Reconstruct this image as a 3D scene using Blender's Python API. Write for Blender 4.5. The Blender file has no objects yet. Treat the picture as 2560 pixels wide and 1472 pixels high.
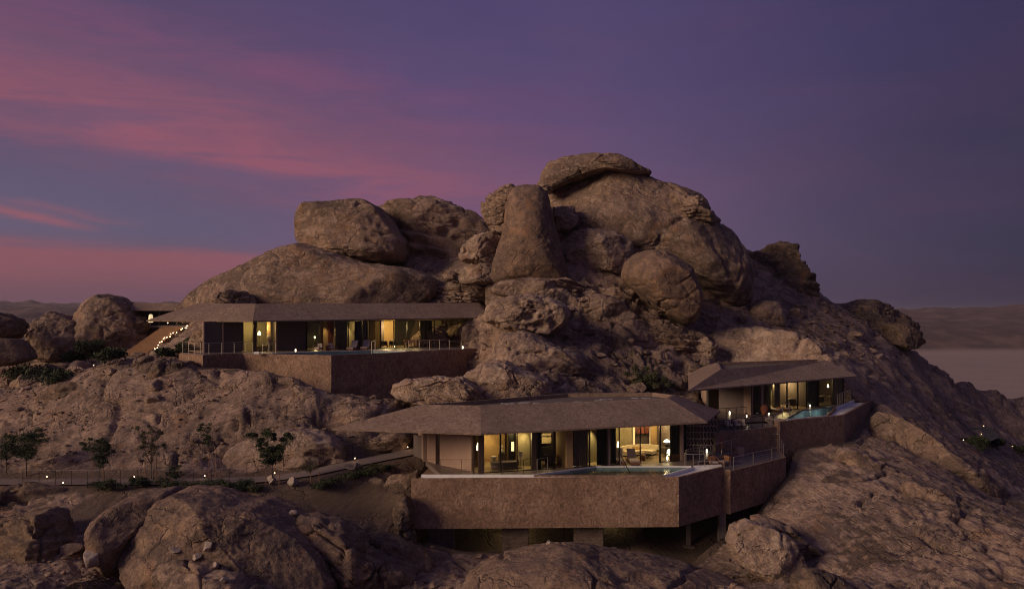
import bpy, bmesh, math, random
import numpy as np
from mathutils import Vector, Matrix
R = math.radians
rnd = random.Random(7)
sc = bpy.context.scene
COL = sc.collection

# ------------------------------------------------------------------ camera
cam_d = bpy.data.cameras.new("camera"); cam = bpy.data.objects.new("camera", cam_d); COL.objects.link(cam)
cam.location = (0, 0, 0); cam.rotation_euler = (R(90), 0, 0)
cam_d.sensor_width = 36.0; cam_d.lens = 36.0*2000/2560
cam_d.shift_y = (785-736)/2560.0
cam_d.clip_start = 0.5; cam_d.clip_end = 20000
sc.camera = cam
sc.view_settings.view_transform = 'Standard'; sc.view_settings.look = 'None'
sc.view_settings.exposure = 0.0; sc.view_settings.gamma = 1.0; sc.view_settings.use_curve_mapping = False
sc.render.engine = 'CYCLES'
sc.cycles.use_denoising = True; sc.cycles.filter_width = 1.1
sc.cycles.max_bounces = 6; sc.cycles.diffuse_bounces = 3; sc.cycles.glossy_bounces = 3
sc.cycles.transmission_bounces = 4; sc.cycles.transparent_max_bounces = 16
sc.cycles.sample_clamp_indirect = 3.0
sc.cycles.caustics_reflective = False; sc.cycles.caustics_refractive = False

def P(x, y, D):                      # pixel of the 2560-wide photo at depth D -> world point
    return Vector(((x-1280)/2000*D, D, -(y-785)/2000*D))
def PF(x, y, z):                     # pixel known to lie on the level z
    D = -z*2000/(y-785); return P(x, y, D)
def U(x, y, D):                      # same for the 2532-wide view
    return P(x*1.0111, y*1.0111, D)
def srgb(r, g, b):
    f = lambda c: (c/255/12.92) if c/255 <= .04045 else ((c/255+.055)/1.055)**2.4
    return (f(r), f(g), f(b))

# ------------------------------------------------------------------ node helper
class NT:
    def __init__(s, tree): s.t = tree; s.n = tree.nodes; s.l = tree.links
    def node(s, typ, **kw):
        n = s.n.new(typ)
        for k, v in kw.items(): setattr(n, k, v)
        return n
    def put(s, sock, v):
        if hasattr(v, 'is_output') or isinstance(v, bpy.types.NodeSocket): s.l.new(v, sock)
        elif v is not None:
            if isinstance(v, (tuple, list)) and len(v) == 3 and sock.type == 'RGBA': v = (*v, 1)
            sock.default_value = v
    def m(s, op, a, b=None, c=None, clamp=False):
        n = s.node('ShaderNodeMath', operation=op); n.use_clamp = clamp
        s.put(n.inputs[0], a)
        if b is not None: s.put(n.inputs[1], b)
        if c is not None: s.put(n.inputs[2], c)
        return n.outputs[0]
    def vm(s, op, a, b=None):
        n = s.node('ShaderNodeVectorMath', operation=op)
        s.put(n.inputs[0], a)
        if b is not None:
            s.put(n.inputs[3 if op == 'SCALE' else 1], b)
        return n.outputs[0]
    def mix(s, f, a, b, blend='MIX'):
        n = s.node('ShaderNodeMix', data_type='RGBA', blend_type=blend)
        s.put(n.inputs[0], f); s.put(n.inputs[6], a); s.put(n.inputs[7], b)
        return n.outputs[2]
    def ramp(s, f, stops, interp='LINEAR'):
        n = s.node('ShaderNodeValToRGB'); cr = n.color_ramp; cr.interpolation = interp
        s.put(n.inputs[0], f)
        while len(cr.elements) < len(stops): cr.elements.new(0.5)
        for e, (p, c) in zip(cr.elements, stops):
            e.position = p; e.color = (*c, 1) if isinstance(c, (tuple, list)) else (c, c, c, 1)
        return n.outputs[0]
    def smooth(s, v, a, b):
        n = s.node('ShaderNodeMapRange', interpolation_type='SMOOTHSTEP')
        s.put(n.inputs[0], v); n.inputs[1].default_value = a; n.inputs[2].default_value = b
        return n.outputs[0]
    def noise(s, vec, scale, detail=4, rough=.5, dist=0, out=0):
        n = s.node('ShaderNodeTexNoise'); s.put(n.inputs['Vector'], vec)
        n.inputs['Scale'].default_value = scale; n.inputs['Detail'].default_value = detail
        n.inputs['Roughness'].default_value = rough; n.inputs['Distortion'].default_value = dist
        return n.outputs[out]

# ------------------------------------------------------------------ world: dusk sky with pink cloud bands
W = bpy.data.worlds.new("World"); sc.world = W; W.use_nodes = True
w = NT(W.node_tree); w.n.clear()
tc = w.node('ShaderNodeTexCoord').outputs['Generated']
sep = w.node('ShaderNodeSeparateXYZ'); w.put(sep.inputs[0], tc)
dx, dy, dz = sep.outputs
az = w.m('MULTIPLY', w.m('ARCTAN2', dx, dy), 57.2958)            # degrees, right positive
el = w.m('MULTIPLY', w.m('ARCSINE', dz), 57.2958)
# side factor: 1 toward the afterglow (left), 0 toward the dark right
side = w.m('MULTIPLY_ADD', w.m('COSINE', w.m('MULTIPLY', w.m('ADD', az, 92.0), 0.0174533)), 0.5, 0.5)
e01 = w.m('DIVIDE', el, 90.0, clamp=True)
S = lambda r, g, b, k=1.0: tuple(k*c for c in srgb(r, g, b))
left = w.ramp(e01, [(0.0, S(98,72,86)), (0.028, S(118,84,96)), (0.06, S(98,92,116)), (0.11, S(94,84,112)), (0.24, S(84,70,103)), (0.5, S(84,76,110)), (1.0, S(96,92,128))])
mid  = w.ramp(e01, [(0.0, S(80,72,94)), (0.04, S(94,82,108)), (0.10, S(100,80,112)), (0.17, S(86,73,112)), (0.25, S(79,68,108)), (0.5, S(78,72,106)), (1.0, S(96,92,128))])
right = w.ramp(e01, [(0.0, S(50,48,64)), (0.05, S(56,53,76)), (0.13, S(55,51,78)), (0.22, S(53,50,84)), (0.5, S(66,64,98)), (1.0, S(96,92,128))])
# side: left edge of frame .75 , centre .49, right edge .22
c1 = w.mix(w.smooth(side, 0.17, 0.46), right, mid)
c2 = w.mix(w.smooth(side, 0.48, 0.78), c1, left)
# brighter afterglow low over the left, beyond the frame
glow = w.m('MULTIPLY', w.smooth(side, 0.80, 1.0), w.ramp(e01, [(0.0, 1.0), (0.12, .8), (0.3, .25), (0.55, 0.0)]))
c3 = w.mix(glow, c2, S(190,128,122))
# warped coordinates for the clouds
vec = w.vm('MULTIPLY', tc, (1.0, 1.0, 3.2))
n1 = w.noise(vec, 2.2, 5, .55)
n2 = w.noise(w.vm('MULTIPLY', tc, (2.0, 2.0, 13.0)), 3.0, 7, .62, .6)
warp = w.m('MULTIPLY', w.m('SUBTRACT', n1, 0.5), 7.0)
warp2 = w.m('MULTIPLY', w.m('SUBTRACT', n2, 0.5), 4.2)
elw = w.m('ADD', w.m('ADD', el, warp), warp2)
elf = w.m('ADD', el, w.m('MULTIPLY', warp2, .45))
def band(e, e0, slope, wd, wu, a0, a1, a2, a3):
    """soft band of cloud centred on e0+slope*az, wd/wu width below/above, faded outside azimuth a0..a3"""
    t = w.m('SUBTRACT', e, w.m('MULTIPLY_ADD', az, slope, e0))
    up = w.m('DIVIDE', w.m('MAXIMUM', t, 0.0), wu); dn = w.m('DIVIDE', w.m('MINIMUM', t, 0.0), wd)
    q = w.m('ADD', w.m('MULTIPLY', up, up), w.m('MULTIPLY', dn, dn))
    g = w.m('POWER', 2.71828, w.m('MULTIPLY', q, -1.0))
    f = w.m('MULTIPLY', w.smooth(az, a0, a1), w.smooth(az, a3, a2))
    return w.m('MULTIPLY', g, f)
tex = w.smooth(n2, 0.30, 0.66)
b1 = band(elw, 9.1, -0.12, 2.3, 3.4, -75, -45, -14, 14)
b1 = w.m('MULTIPLY', b1, w.m('MULTIPLY_ADD', tex, .55, .45))
b2 = band(elw, 14.2, -0.10, 2.0, 3.0, -80, -50, -16, 16)
b2 = w.m('MULTIPLY', b2, w.m('MULTIPLY_ADD', tex, .6, .1))
b3 = band(elf, 3.1, -0.195+0.17, 1.9, .55, -60, -45, -24, 4)          # low pink glow
b4 = band(elf, 1.9, -0.128, .22, .32, -50, -38, -30.5, -26)            # thin streak
b5 = band(elf, 3.2, -0.108, .2, .35, -34, -31, -28, -24)
b6 = band(elw, 5.6, 0.02, 2.0, 3.2, -22, -8, 2, 22)
c4 = w.mix(w.m('MULTIPLY', b1, .84, clamp=True), c3, S(150,88,104))
c4 = w.mix(w.m('MULTIPLY', b2, .55, clamp=True), c4, S(142,80,110))
c4 = w.mix(w.m('MULTIPLY', b3, .72, clamp=True), c4, S(148,88,94))
c4 = w.mix(w.m('MULTIPLY', b4, .75, clamp=True), c4, S(152,92,102))
c4 = w.mix(w.m('MULTIPLY', b5, .45, clamp=True), c4, S(140,90,106))
c4 = w.mix(w.m('MULTIPLY', b6, .35, clamp=True), c4, S(136,92,124))
# faint thin cloud everywhere, magenta toward the right
n3 = w.noise(w.vm('MULTIPLY', tc, (1.2, 1.2, 5.0)), 2.6, 6, .6, .4)
veil = w.m('MULTIPLY', w.smooth(n3, 0.42, 0.72), 0.16)
c4 = w.mix(veil, c4, w.mix(side, S(72,48,74), S(140,92,112)))
mot = w.m('MULTIPLY_ADD', w.noise(vec, 6.0, 6, .6), 0.16, 0.92)
c4 = w.mix(1.0, c4, mot, 'MULTIPLY')
below = w.smooth(el, -0.5, -4.0)
c5 = w.mix(below, c4, S(52,42,44))
bg = w.node('ShaderNodeBackground'); w.put(bg.inputs[0], c5); bg.inputs[1].default_value = 1.0
# a trace of clear twilight air from the physical sky, sun under the horizon on the left
sky = w.node('ShaderNodeTexSky', sky_type='NISHITA'); sky.sun_disc = False
SUN_AZ, SUN_EL = -121.0, 18.0
sky.sun_elevation = R(1.0); sky.sun_rotation = R(SUN_AZ)
bg2 = w.node('ShaderNodeBackground'); w.put(bg2.inputs[0], sky.outputs[0]); bg2.inputs[1].default_value = 0.0015
add = w.node('ShaderNodeAddShader'); w.l.new(bg.outputs[0], add.inputs[0]); w.l.new(bg2.outputs[0], add.inputs[1])
out = w.node('ShaderNodeOutputWorld'); w.l.new(add.outputs[0], out.inputs[0])

# broad soft afterglow as the one sun lamp
sl = bpy.data.lights.new("sun", 'SUN'); sun = bpy.data.objects.new("sun", sl); COL.objects.link(sun)
sl.energy = 2.4; sl.angle = R(24); sl.color = (1.0, 0.73, 0.50)
_d = Vector((math.sin(R(SUN_AZ))*math.cos(R(SUN_EL)), math.cos(R(SUN_AZ))*math.cos(R(SUN_EL)), math.sin(R(SUN_EL))))
sun.rotation_euler = _d.to_track_quat('Z', 'Y').to_euler()

# ------------------------------------------------------------------ object helpers
def tag(o, label=None, cat=None, group=None, kind=None):
    if label: o['label'] = label
    if cat: o['category'] = cat
    if group: o['group'] = group
    if kind: o['kind'] = kind
    return o
def empty(name, loc, label, cat, group=None, rz=0):
    o = bpy.data.objects.new(name, None); COL.objects.link(o); o.location = loc; o.rotation_euler = (0, 0, rz)
    o.empty_display_size = .2
    return tag(o, label, cat, group)
def link(name, me, parent=None, mat=None, loc=None):
    o = bpy.data.objects.new(name, me); COL.objects.link(o)
    if mat and not me.materials: me.materials.append(mat)
    if parent:
        o.parent = parent
    if loc is not None: o.location = loc
    return o
def copytree(o, parent=None):
    c = o.copy(); COL.objects.link(c); c.parent = parent
    for ch in list(o.children): copytree(ch, c)
    return c
def npmesh(name, v, f, smooth=True):
    """v (N,3), f (M,3|4) arrays -> mesh, fast"""
    me = bpy.data.meshes.new(name); v = np.asarray(v, np.float32); f = np.asarray(f, np.int32)
    k = f.shape[1]
    me.vertices.add(len(v)); me.vertices.foreach_set('co', v.ravel())
    me.loops.add(f.size); me.loops.foreach_set('vertex_index', f.ravel())
    me.polygons.add(len(f)); me.polygons.foreach_set('loop_start', np.arange(0, f.size, k, dtype=np.int32))
    me.update(calc_edges=True); me.validate()
    me.polygons.foreach_set('use_smooth', np.full(len(me.polygons), smooth, bool)); me.update()
    return me
def norms(v, f):
    a = v[f[:, 0]]; b = v[f[:, 1]]; c = v[f[:, 2]]
    n = np.cross(b-a, c-a)
    if f.shape[1] == 4: n = n+np.cross(c-a, v[f[:, 3]]-a)
    r = np.zeros_like(v)
    for k in range(3):
        s = 0
        for j in range(f.shape[1]): s = s+np.bincount(f[:, j], n[:, k], len(v))
        r[:, k] = s
    return r/np.maximum(np.linalg.norm(r, axis=1, keepdims=True), 1e-9)

class MB:
    """collects simple solids; build() links them as one mesh object. Coordinates are local to the parent's origin o."""
    def __init__(s, o=(0, 0, 0)): s.v = []; s.f = []; s.o = Vector(o)
    def add(s, vs, fs):
        k = len(s.v); s.v += [tuple(Vector(p)-s.o) for p in vs]; s.f += [tuple(i+k for i in f) for f in fs]; return s
    def box(s, c, d, rz=0):
        x, y, z = d[0]/2, d[1]/2, d[2]/2; ca, sa = math.cos(rz), math.sin(rz); vs = []
        for a, b, e in ((-1,-1,-1),(1,-1,-1),(1,1,-1),(-1,1,-1),(-1,-1,1),(1,-1,1),(1,1,1),(-1,1,1)):
            px, py = a*x, b*y; vs.append((c[0]+px*ca-py*sa, c[1]+px*sa+py*ca, c[2]+e*z))
        return s.add(vs, [(0,3,2,1),(4,5,6,7),(0,1,5,4),(1,2,6,5),(2,3,7,6),(3,0,4,7)])
    def wall(s, a, b, z0, z1, t, off=0):
        """upright slab from plan point a to b, thickness t to the left of a->b shifted by off"""
        a = Vector((a[0], a[1])); b = Vector((b[0], b[1])); d = (b-a).normalized(); n = Vector((-d.y, d.x))
        p = [a+n*off, b+n*off, b+n*(off+t), a+n*(off+t)]
        return s.prism([(q.x, q.y) for q in p], z0, z1)
    def prism(s, poly, z0, z1):
        n = len(poly); zz0 = z0 if isinstance(z0, (list, tuple)) else [z0]*n; zz1 = z1 if isinstance(z1, (list, tuple)) else [z1]*n
        ar = sum(poly[i][0]*poly[(i+1) % n][1]-poly[(i+1) % n][0]*poly[i][1] for i in range(n))
        if ar < 0: poly = poly[::-1]; zz0 = zz0[::-1]; zz1 = zz1[::-1]
        vs = [(p[0], p[1], z) for p, z in zip(poly, zz0)]+[(p[0], p[1], z) for p, z in zip(poly, zz1)]
        fs = [tuple(range(n-1, -1, -1)), tuple(range(n, 2*n))]+[(i, (i+1) % n, n+(i+1) % n, n+i) for i in range(n)]
        return s.add(vs, fs)
    def cyl(s, a, b, r, n=8, r2=None, cap=True):
        a = Vector(a); b = Vector(b); d = (b-a).normalized(); r2 = r if r2 is None else r2
        u = d.orthogonal().normalized(); v = d.cross(u); vs = []
        for q, rr in ((a, r), (b, r2)):
            for i in range(n):
                t = 2*math.pi*i/n; vs.append(q+u*math.cos(t)*rr+v*math.sin(t)*rr)
        fs = [(i, (i+1) % n, n+(i+1) % n, n+i) for i in range(n)]
        if cap: fs += [tuple(range(n-1, -1, -1)), tuple(range(n, 2*n))]
        return s.add(vs, fs)
    def lathe(s, c, prof, n=16, sx=1, sy=1):
        """prof list of (r,z)"""
        vs = []
        for r, z in prof:
            for i in range(n):
                t = 2*math.pi*i/n; vs.append((c[0]+r*sx*math.cos(t), c[1]+r*sy*math.sin(t), c[2]+z))
        fs = []
        for k in range(len(prof)-1):
            for i in range(n):
                j = (i+1) % n; fs.append((k*n+i, k*n+j, (k+1)*n+j, (k+1)*n+i))
        fs += [tuple(range(n-1, -1, -1)), tuple(range((len(prof)-1)*n, len(prof)*n))]
        return s.add(vs, fs)
    def mesh(s, name, smooth=False, bevel=0):
        me = bpy.data.meshes.new(name); me.from_pydata(s.v, [], s.f); me.validate(); me.update()
        if bevel:
            bm = bmesh.new(); bm.from_mesh(me)
            bmesh.ops.bevel(bm, geom=list(bm.edges), offset=bevel, segments=2, affect='EDGES', profile=.5)
            bm.to_mesh(me); bm.free()
        if smooth:
            for p in me.polygons: p.use_smooth = True
        return me
    def build(s, name, mat, parent=None, smooth=False, bevel=0, loc=None):
        return link(name, s.mesh(name, smooth, bevel), parent, mat, loc)
# ------------------------------------------------------------------ vectorised noise
_rs = np.random.RandomState(11)
PERM = _rs.permutation(256).astype(np.int32); PERM = np.concatenate([PERM, PERM, PERM])
GR = _rs.normal(size=(256, 3)).astype(np.float32); GR /= np.linalg.norm(GR, axis=1, keepdims=True)
RN = _rs.rand(256, 3).astype(np.float32)
def perlin(p):
    i = np.floor(p).astype(np.int32); f = (p-i).astype(np.float32); i &= 255
    u = f*f*f*(f*(f*6-15)+10)
    r = 0
    for a in (0, 1):
        ha = PERM[i[:, 0]+a]; wa = u[:, 0] if a else 1-u[:, 0]
        for b in (0, 1):
            hb = PERM[ha+i[:, 1]+b]; wb = u[:, 1] if b else 1-u[:, 1]
            for c in (0, 1):
                g = GR[PERM[hb+i[:, 2]+c]]; wc = u[:, 2] if c else 1-u[:, 2]
                r = r+wa*wb*wc*(g[:, 0]*(f[:, 0]-a)+g[:, 1]*(f[:, 1]-b)+g[:, 2]*(f[:, 2]-c))
    return r*1.6
def fbm(p, s, oct=4, gain=.5, seed=0, ridged=False):
    p = (np.asarray(p, np.float32)*s+np.float32(seed*17.31)).astype(np.float32); a = 1; r = 0; t = 0
    for o in range(oct):
        n = perlin(p)
        if ridged: n = 1-2*np.abs(n)
        r = r+a*n; t += a; a *= gain; p = p*2.03+11.7
    return r/t
def cells(p, s, seed=0):
    p = (np.asarray(p, np.float32)*s+np.float32(seed*9.17)).astype(np.float32)
    i = np.floor(p).astype(np.int32); f = p-i; i &= 255
    f1 = np.full(len(p), 9., np.float32); f2 = f1.copy(); cid = np.zeros(len(p), np.int32)
    for a in (-1, 0, 1):
        ha = PERM[(i[:, 0]+a) & 255]
        for b in (-1, 0, 1):
            hb = PERM[ha+((i[:, 1]+b) & 255)]
            for c in (-1, 0, 1):
                h = PERM[hb+((i[:, 2]+c) & 255)]; q = RN[h]
                d = (q[:, 0]+a-f[:, 0])**2+(q[:, 1]+b-f[:, 1])**2+(q[:, 2]+c-f[:, 2])**2
                m = d < f1; f2 = np.where(m, f1, np.minimum(f2, d)); cid = np.where(m, h, cid); f1 = np.minimum(f1, d)
    return np.sqrt(f1), np.sqrt(f2), cid
def sstep(x, a, b):
    t = np.clip((x-a)/(b-a), 0, 1); return t*t*(3-2*t)

def rock_detail(v, n, seed=0, size=1.0, strata=.25, pits=.3, crack=.25, lump=.5, bed=(0.12, 0.05, 1.0), fine=.05, bedf=.8, pitf=.55, grain=.10, dome=False):
    """offset (N) along the normal and the pit mask (N) for rock surface points v"""
    # large lumps
    off = lump*fbm(v, .22/size, 3, .5, seed)+lump*.35*fbm(v, .7/size, 3, .5, seed+3)
    # bedding: ledges along a tilted bedding plane
    b = np.array(bed, np.float32); b /= np.linalg.norm(b)
    h = v@b if not dome else (v[:, 2]-(.30*v[:, 0]-.92*np.maximum(0, v[:, 0]-6))+.12*v[:, 1])*.85
    h = h+.9*fbm(v, .12, 2, .5, seed+5)+.25*fbm(v, .6, 2, .5, seed+6)
    steep = sstep(1-np.abs(n@b), .02, .5)
    m = sstep(fbm(v, .09, 2, .5, seed+8), -.25, .35)
    hb = h*bedf; saw = hb-np.floor(hb); prof = sstep(saw, 0, .75)-sstep(saw, .86, 1.0)
    h2 = h*bedf*3.1+2.3*fbm(v, .2, 1, .5, seed+9); saw2 = h2-np.floor(h2); prof2 = sstep(saw2, 0, .7)-sstep(saw2, .8, 1.0)
    lid = np.floor(hb).astype(np.int32) & 255
    off = off+strata*m*(.3+.7*steep)*(prof-.5+.6*(RN[lid, 0]-.5))+strata*.45*m*(prof2-.5)
    # joints between blocks
    f1, f2, cid = cells(v*np.array((1, 1, 1.5), np.float32)+.5*np.stack([fbm(v, .5, 2, .5, seed+k) for k in (21, 22, 23)], 1), .16/size, seed)
    off = off+crack*1.5*(RN[cid, 1]-.5)*(1-sstep(f2-f1, .0, .5))*0
    line = 1-sstep(f2-f1, .0, .06)
    line = line*sstep(fbm(v, .2, 2, .5, seed+12), -.15, .1)
    off = off-crack*line
    # tafoni hollows
    pm = sstep(fbm(v, .10, 2, .5, seed+31), .02, .28)
    q = v*np.array((1, 1, 1.35), np.float32)
    g1, g2, _ = cells(q, pitf, seed+2)
    hol = (1-sstep(g1, .12, .50))*pm
    g1b, _, _ = cells(q, pitf*2.6, seed+4)
    hol2 = (1-sstep(g1b, .1, .42))*sstep(fbm(v, .25, 2, .5, seed+33), .05, .3)
    off = off-pits*hol-pits*.35*hol2
    off = off+fine*fbm(v, 2.1, 3, .6, seed+40)
    # erosion grain: grooves drawn out along the bedding
    t = np.array((1.0, .25, .0), np.float32); t = t-b*(t@b); t /= np.linalg.norm(t)
    vv = v-np.outer(v@t, t)*.72
    gm = sstep(fbm(v, .15, 2, .5, seed+44), -.25, .3)
    off = off+grain*gm*(fbm(vv+.25*fbm(v, .8, 2, .5, seed+45)[:, None], 1.15, 4, .6, seed+46, ridged=True)-.3)
    return off, np.clip(hol*.9+hol2*.7+line*.2, 0, 1)

# ------------------------------------------------------------------ materials
MATS = {}
def new_mat(name):
    m = bpy.data.materials.new(name); m.use_nodes = True; t = NT(m.node_tree); t.n.clear(); MATS[name] = m
    o = t.node('ShaderNodeOutputMaterial'); return m, t, o
def rock_mat(name, base, dark, pale, tone=1.0, bump=.6, vs=.35, sk=.22):
    m, t, o = new_mat(name)
    geo = t.node('ShaderNodeNewGeometry'); p = geo.outputs['Position']
    att = t.node('ShaderNodeAttribute', attribute_name='pit', attribute_type='GEOMETRY').outputs['Fac']
    big = t.noise(p, .13, 5, .62, .6)
    med = t.noise(p, .9, 6, .62, .3)
    fin = t.noise(p, 5.5, 5, .65)
    sp3 = t.node('ShaderNodeSeparateXYZ'); t.put(sp3.inputs[0], p)
    fx_ = t.m('SUBTRACT', t.m('MULTIPLY', sp3.outputs[0], .30), t.m('MULTIPLY', t.m('MAXIMUM', t.m('SUBTRACT', sp3.outputs[0], 6), 0), .92))
    cb = t.node('ShaderNodeCombineXYZ'); t.put(cb.inputs[0], sp3.outputs[0]); t.put(cb.inputs[1], sp3.outputs[1]); t.put(cb.inputs[2], t.m('SUBTRACT', sp3.outputs[2], fx_))
    pb = cb.outputs[0]
    str_ = t.noise(t.vm('MULTIPLY', pb, (.30, .30, 2.6)), 1.0, 7, .66, .7)
    c = t.mix(t.smooth(big, .38, .66), base, dark)
    c = t.mix(t.m('MULTIPLY', t.smooth(med, .46, .66), .75), c, dark)
    c = t.mix(t.m('MULTIPLY', t.smooth(str_, .50, .66), sk), c, pale)
    c = t.mix(t.m('MULTIPLY', t.smooth(str_, .46, .34), sk), c, dark)
    stn = t.noise(t.vm('MULTIPLY', p, (.9, .9, .10)), 1.3, 6, .65, .4)
    c = t.mix(t.m('MULTIPLY', t.smooth(stn, .54, .68), .50), c, dark)
    blo = t.noise(p, .55, 7, .7, 1.5)
    c = t.mix(t.m('MULTIPLY', t.smooth(blo, .51, .58), .55), c, pale)
    sp = t.noise(p, 2.2, 4, .7)
    c = t.mix(t.m('MULTIPLY', t.smooth(sp, .60, .72), .35), c, pale)
    c = t.mix(t.m('MULTIPLY', att, .85), c, pale)
    rust = t.noise(p, .32, 4, .6, .8)
    c = t.mix(t.m('MULTIPLY', t.smooth(rust, .55, .70), .40), c, (.38, .205, .105))
    c = t.mix(1.0, c, t.m('MULTIPLY_ADD', fin, 1.5, .25), 'MULTIPLY')
    c = t.mix(1.0, c, t.m('MULTIPLY_ADD', big, .5*0+0.0, tone), 'MULTIPLY')
    vo = t.node('ShaderNodeTexVoronoi', feature='F1'); t.put(vo.inputs['Vector'], t.vm('ADD', p, t.vm('SCALE', t.noise(p, 1.2, 3, .5, 0, 1), .5))); vo.inputs['Scale'].default_value = 3.3
    pitv = t.m('MULTIPLY', t.smooth(vo.outputs['Distance'], .28, .08), t.smooth(t.noise(p, .35, 2), .5, .62))
    gr = t.noise(t.vm('MULTIPLY', pb, (.45, .45, 2.2) if sk > .3 else (.8, .8, 1.2)), 1.9, 9, .72, .5)
    h = t.m('ADD', t.m('MULTIPLY', gr, .5), t.m('MULTIPLY', pitv, -.16))
    h = t.m('ADD', h, t.m('MULTIPLY', t.noise(p, 9.0, 4, .6), .10))
    # hairline joints and flaked plates
    wp = t.vm('ADD', p, t.vm('SCALE', t.noise(p, .7, 4, .6, 0, 1), 1.6))
    for s_, a_ in ((.32, .28), (1.1, .12)):
        ve = t.node('ShaderNodeTexVoronoi', feature='DISTANCE_TO_EDGE'); t.put(ve.inputs['Vector'], t.vm('MULTIPLY', wp, (1, 1, 1.5))); ve.inputs['Scale'].default_value = s_
        ln = t.m('MULTIPLY', t.smooth(ve.outputs['Distance'], .045, .0), t.smooth(t.noise(p, .28, 3, .5), .46, .58))
        h = t.m('SUBTRACT', h, t.m('MULTIPLY', ln, a_))
    pt = t.noise(t.vm('MULTIPLY', wp, (.8, .8, 1.3)), .9, 2, .4)
    h = t.m('ADD', h, t.m('MULTIPLY', t.m('SNAP', pt, .07), 1.3))
    bp = t.node('ShaderNodeBump'); t.put(bp.inputs['Height'], h); bp.inputs['Strength'].default_value = bump; bp.inputs['Distance'].default_value = .7
    b = t.node('ShaderNodeBsdfPrincipled'); t.put(b.inputs['Base Color'], c); b.inputs['Roughness'].default_value = .88
    b.inputs['Specular IOR Level'].default_value = .25
    t.l.new(bp.outputs[0], b.inputs['Normal']); t.l.new(b.outputs[0], o.inputs[0]); return m
def simple(name, col, rough=.7, var=.0, vscale=2.0, bump=0, bscale=20, metal=0, emit=None, estr=0, spec=.5, col2=None):
    m, t, o = new_mat(name); b = t.node('ShaderNodeBsdfPrincipled')
    geo = t.node('ShaderNodeTexCoord').outputs['Object']
    if var or col2:
        n = t.noise(geo, vscale, 5, .6)
        c2 = col2 or tuple(x*(1-var) for x in col)
        t.put(b.inputs['Base Color'], t.mix(t.smooth(n, .35, .65), col, c2))
    else: t.put(b.inputs['Base Color'], col)
    b.inputs['Roughness'].default_value = rough; b.inputs['Metallic'].default_value = metal
    b.inputs['Specular IOR Level'].default_value = spec
    if emit: t.put(b.inputs['Emission Color'], emit); b.inputs['Emission Strength'].default_value = estr
    if bump:
        bp = t.node('ShaderNodeBump'); t.put(bp.inputs['Height'], t.noise(geo, bscale, 5, .6)); bp.inputs['Strength'].default_value = bump
        bp.inputs['Distance'].default_value = .05; t.l.new(bp.outputs[0], b.inputs['Normal'])
    t.l.new(b.outputs[0], o.inputs[0]); return m
ROCK = rock_mat('sandstone', (.335, .228, .168), (.165, .118, .095), (.49, .355, .265), bump=1.0)
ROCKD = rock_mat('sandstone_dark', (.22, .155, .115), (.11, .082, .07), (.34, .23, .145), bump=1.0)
ROCKP = rock_mat('sandstone_pale', (.43, .305, .23), (.25, .178, .145), (.56, .43, .33), bump=1.0)
ROCKE = rock_mat('varnished_sandstone', (.22, .145, .108), (.14, .098, .078), (.32, .21, .145), bump=.7)
ROCKF = rock_mat('shadow_varnished_rock', (.235, .160, .122), (.14, .10, .085), (.36, .245, .17), bump=.9)  # varnish brown, with the dusk shade of the foreground put into the colour
SOIL = simple('soil', (.17, .115, .085), .95, .45, .6, .5, 6)

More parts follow.
